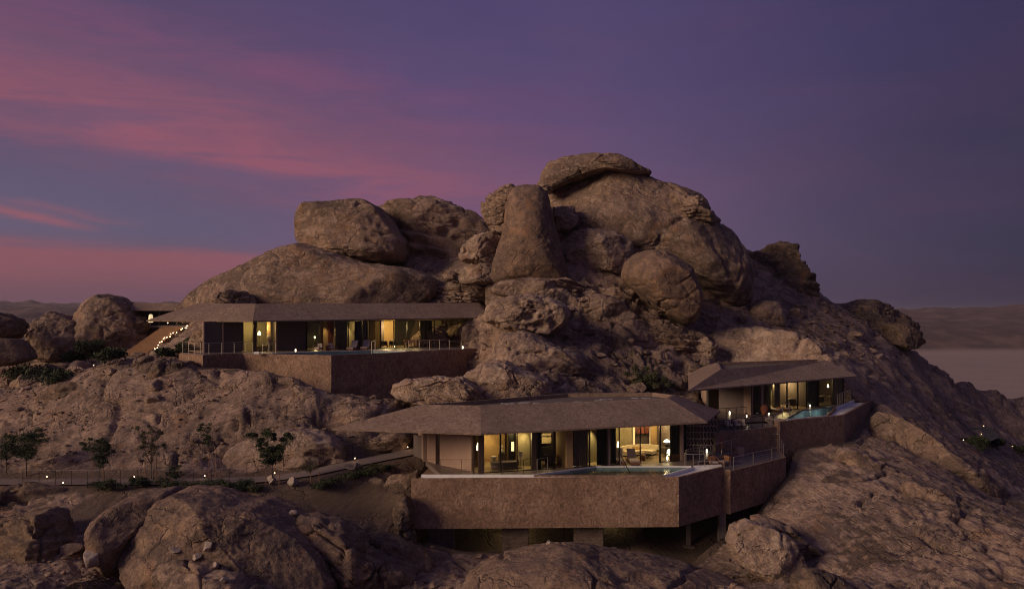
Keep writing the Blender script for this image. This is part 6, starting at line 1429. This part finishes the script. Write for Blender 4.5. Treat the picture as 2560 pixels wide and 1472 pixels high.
tree(atD(66, 62.2), 3.6, 1.3, 'dark bushy young tree at the left end of the path', 1, 3200, .14, .06, .38); tree(atD(16, 62.4), 3.3, .8, 'dim slender tree cut by the left edge of the view', 2, 1500, .13)
tree(atD(246, 58.6), 3.3, .8, 'second staked tree from the left, with a drooping round crown', 3, 2400, .13, .04, .38, lean=.1); stakes((232, 259), 58.4, 2.0, 'beside the second staked tree from the left')
tree(atD(378, 61.6), 3.8, .9, 'third staked tree, sparse and vase shaped', 4, 1500, .12, .05, .28, mat=M_LEAF2, shape=[(-.95,0,3.6,.35),(-.6,.3,3.0,.35),(-.75,-.2,2.5,.3),(.7,.1,3.5,.35),(.95,-.2,2.6,.3),(.3,.3,3.1,.35),(0,-.2,2.6,.35),(.1,.1,3.7,.3)]); stakes((362, 391), 61.5, 1.6, 'beside the sparse vase shaped tree')
tree(atD(541, 61.5), 3.9, .6, 'thin leaning sapling tied to three stakes', 5, 900, .11, .035, .55, lean=-.55, shape=[(-1.1,0,3.5,.32),(-.8,.1,3.9,.3),(-.45,0,3.7,.3),(-.6,.2,3.1,.25),(-1.3,.1,3.8,.2)]); stakes((523, 540, 551), 61.3, 2.3, 'of the thin leaning sapling')
tree(atD(681, 58.7), 3.95, 1.2, 'fullest green tree, two lobed crown, above the pale rocks', 6, 5200, .14, .05, .38, shape=[(-1.0,0,3.4,.5),(-1.5,.1,3.65,.25),(-.4,.1,3.6,.42),(-.1,-.2,3.9,.3),(.9,.1,3.1,.42),(1.3,0,3.55,.28),(.1,0,2.6,.55),(.35,.3,2.1,.5),(-.35,-.2,1.9,.45),(-.9,.2,2.9,.35)]); stakes((664, 698), 58.5, 1.25, 'under the fullest green tree')
tree(atD(777, 59.4), 1.5, .6, 'tiny bare looking sapling between the pale rock and the terrace', 7, 500, .09, .025, .4, mat=M_LEAF2); stakes((777, 798), 59.2, 1.0, 'at the tiny bare looking sapling')
tree(atD(440, 58.3), 1.5, .5, 'small dark sapling on the shrub ledge', 8, 900, .10, .025, .4); stakes((428, 457), 58.1, .9, 'at the small dark sapling on the ledge')
tree(onhill(1620, 975, 75)+Vector((0, 0, -.2)), 2.6, 1.6, 'broad green bush growing behind the main roof', 9, 5200, .17, .08, .1, mat=M_LEAF2, name='bush', cat='bush', group=None, shape=[(-1.5,0,1.2,.7),(-.9,.2,1.9,.7),(-.2,0,1.5,.7),(.6,.1,1.7,.7),(1.3,0,1.1,.7),(1.9,.2,.8,.6),(.1,-.3,.7,.7),(-1.2,-.3,.6,.6)])
def shrub(loc, r, h, label, seed, mat=None, dens=1500, name='shrub', group='low shrubs on the ledge below the path', leaf=.09):
    o = empty(name, loc, label, 'shrub', group); r_ = random.Random(seed); st_ = MB(); cs = []
    for i in range(8):
        t = r_.uniform(0, 6.3); p = Vector((math.cos(t)*r*r_.uniform(.2, .8), math.sin(t)*r*r_.uniform(.2, .8), h*r_.uniform(.35, .8))); limb(st_, Vector((0, 0, -.1)), p, .02, .008); cs.append((p.x, p.y, p.z, r*.42))
    st_.build('stem', M_BARK, o); v, f = leaves(cs, dens, 0, leaf, seed, .8); v[:, 2] = np.maximum(v[:, 2], -.1); link('foliage', npmesh('foliage', v, f, False), o, mat or M_LEAF); return o
SH = '%s low shrub from the left in the line along the ledge under the path'
k = 0
for px, D, r, h in [(240,57.6,.8,.6),(262,57.8,.9,.7),(290,57.8,.8,.6),(345,58.4,.7,.8),(362,58.6,.6,.7),(405,58.3,.7,.6),(425,57.6,.9,.8),(452,57.7,.9,.7),(478,57.5,1.0,.8),(505,57.7,.9,.7),(530,57.7,1.0,.9),(556,57.5,.9,.8),(585,57.8,1.1,.9),(610,57.9,.9,.8),(635,57.8,.8,.6),(800,58.9,.8,.5),(822,59.3,.8,.5),(850,60.0,.9,.5),(880,60.6,.8,.4),(912,61.2,.9,.5),(940,61.8,.8,.5),(965,62.3,.6,.4)]:
    k += 1; shrub(atD(px, D), r, h, SH % ('leftmost' if k == 1 else ORD[k-1]), 30+k, M_LEAF2 if k % 3 == 0 else M_LEAF)
for px, py, r, h, l in [(152,905,1.7,2.0,'rounded dark bush left of the tallest dark bush'),(188,915,1.6,1.6,'low dark bush between two taller ones in the left valley'),(229,912,2.0,3.0,'tallest dark conical bush below the twin boulders'),(272,915,1.6,1.5,'dim bush right of the tallest one in the left valley'),(80,950,2.6,1.5,'broad dark green bush in the left valley hollow'),(120,965,2.2,1.4,'lower dark green bush in the left valley hollow'),(456,890,1.3,1.1,'dark bush beside the stairway lights'),(484,872,1.2,1.1,'dark bush higher beside the stairway lights'),(415,893,1.0,.7,'small dark bush at the stairway foot')]:
    k += 1; shrub(onhill(px, py, 70)+Vector((0, 0, .1)), r, h, l, 60+k, None, 2200, 'bush', 'dark bushes in the left valley', .22)
for px, py, r, h, l in [(2446,1135,1.2,2.2,'tall dark tree like bush by the valley track'),(2490,1118,1.4,1.3,'round dark bush on the valley track'),(2550,1135,1.2,1.4,'dark bush at the right edge in the valley')]:
    k += 1; shrub(onhill(px, py, 90), r, h, l, 60+k, None, 2600, 'bush', 'dark bushes in the right valley', .2)
for i, (a, b) in enumerate([(1655,262),(1638,327),(1588,378),(1505,397),(1868,415)]):
    p = onhill(1900+a/2.959, 980+b/2.959, 95); path_light(p, ['farthest', 'second farthest', 'third', 'nearest', 'rightmost'][i]+' tiny light along the dark valley track', 6, cast=False, r=.065, group=None)
# valley track
tv = [onhill(x, y, 95) for x, y in [(2395,1118),(2440,1112),(2470,1100),(2462,1085),(2440,1072)]]
vs2 = []; fs2 = []
for i, p in enumerate(tv): vs2 += [(p.x-2.2, p.y-.8, p.z+.25), (p.x+2.2, p.y+.8, p.z+.25)]
for i in range(len(tv)-1): fs2.append((2*i, 2*i+1, 2*i+3, 2*i+2))
me_ = bpy.data.meshes.new('track'); me_.from_pydata(vs2, [], fs2); me_.update(); tag(link('track', me_, None, simple('track_gravel', (.10,.092,.09), .95, .2, .5)), kind='structure')

# path railing: top rail bright, thin posts
def prail(pxD, label, z=None, mat=M_STEEL, posts=8):
    pts = [atD(px, D)+Vector((0, 0, .05)) for px, D in pxD]; railing(pts, label, 1.1, posts, mat, 4, .022, 'railings along the path', pm=M_DSTEEL)
prail([(57, 59.0), (240, 59.0), (425, 59.2)], 'long bright rail along the left stretch of the path', posts=10)
prail([(440, 59.3), (617, 59.5)], 'middle stretch of rail, past the shrubs', posts=5, mat=M_STEEL)
prail([(617, 61.9), (840, 65.0)], 'dark rail rising toward the right along the path back edge', posts=6, mat=M_DSTEEL)
prail([(840, 65.0), (1040, 68.6)], 'far end of the path rail behind the main roof corner', posts=6, mat=M_DSTEEL)

# ------------------------------------------------------------------ evening haze over the plain
hm_ = bpy.data.materials.new('haze_air'); hm_.use_nodes = True; t_ = NT(hm_.node_tree); t_.n.clear(); o_ = t_.node('ShaderNodeOutputMaterial')
pv_ = t_.node('ShaderNodeVolumePrincipled'); pv_.inputs['Color'].default_value = (.75, .68, .78, 1); pv_.inputs['Density'].default_value = .00008; pv_.inputs['Anisotropy'].default_value = .2
t_.l.new(pv_.outputs[0], o_.inputs['Volume'])
hz_ = MB().box((0, 0, -10), (50000, 50000, 140)).build('haze', hm_); hz_['kind'] = 'stuff'; hz_['label'] = 'thin evening haze lying over the plain'
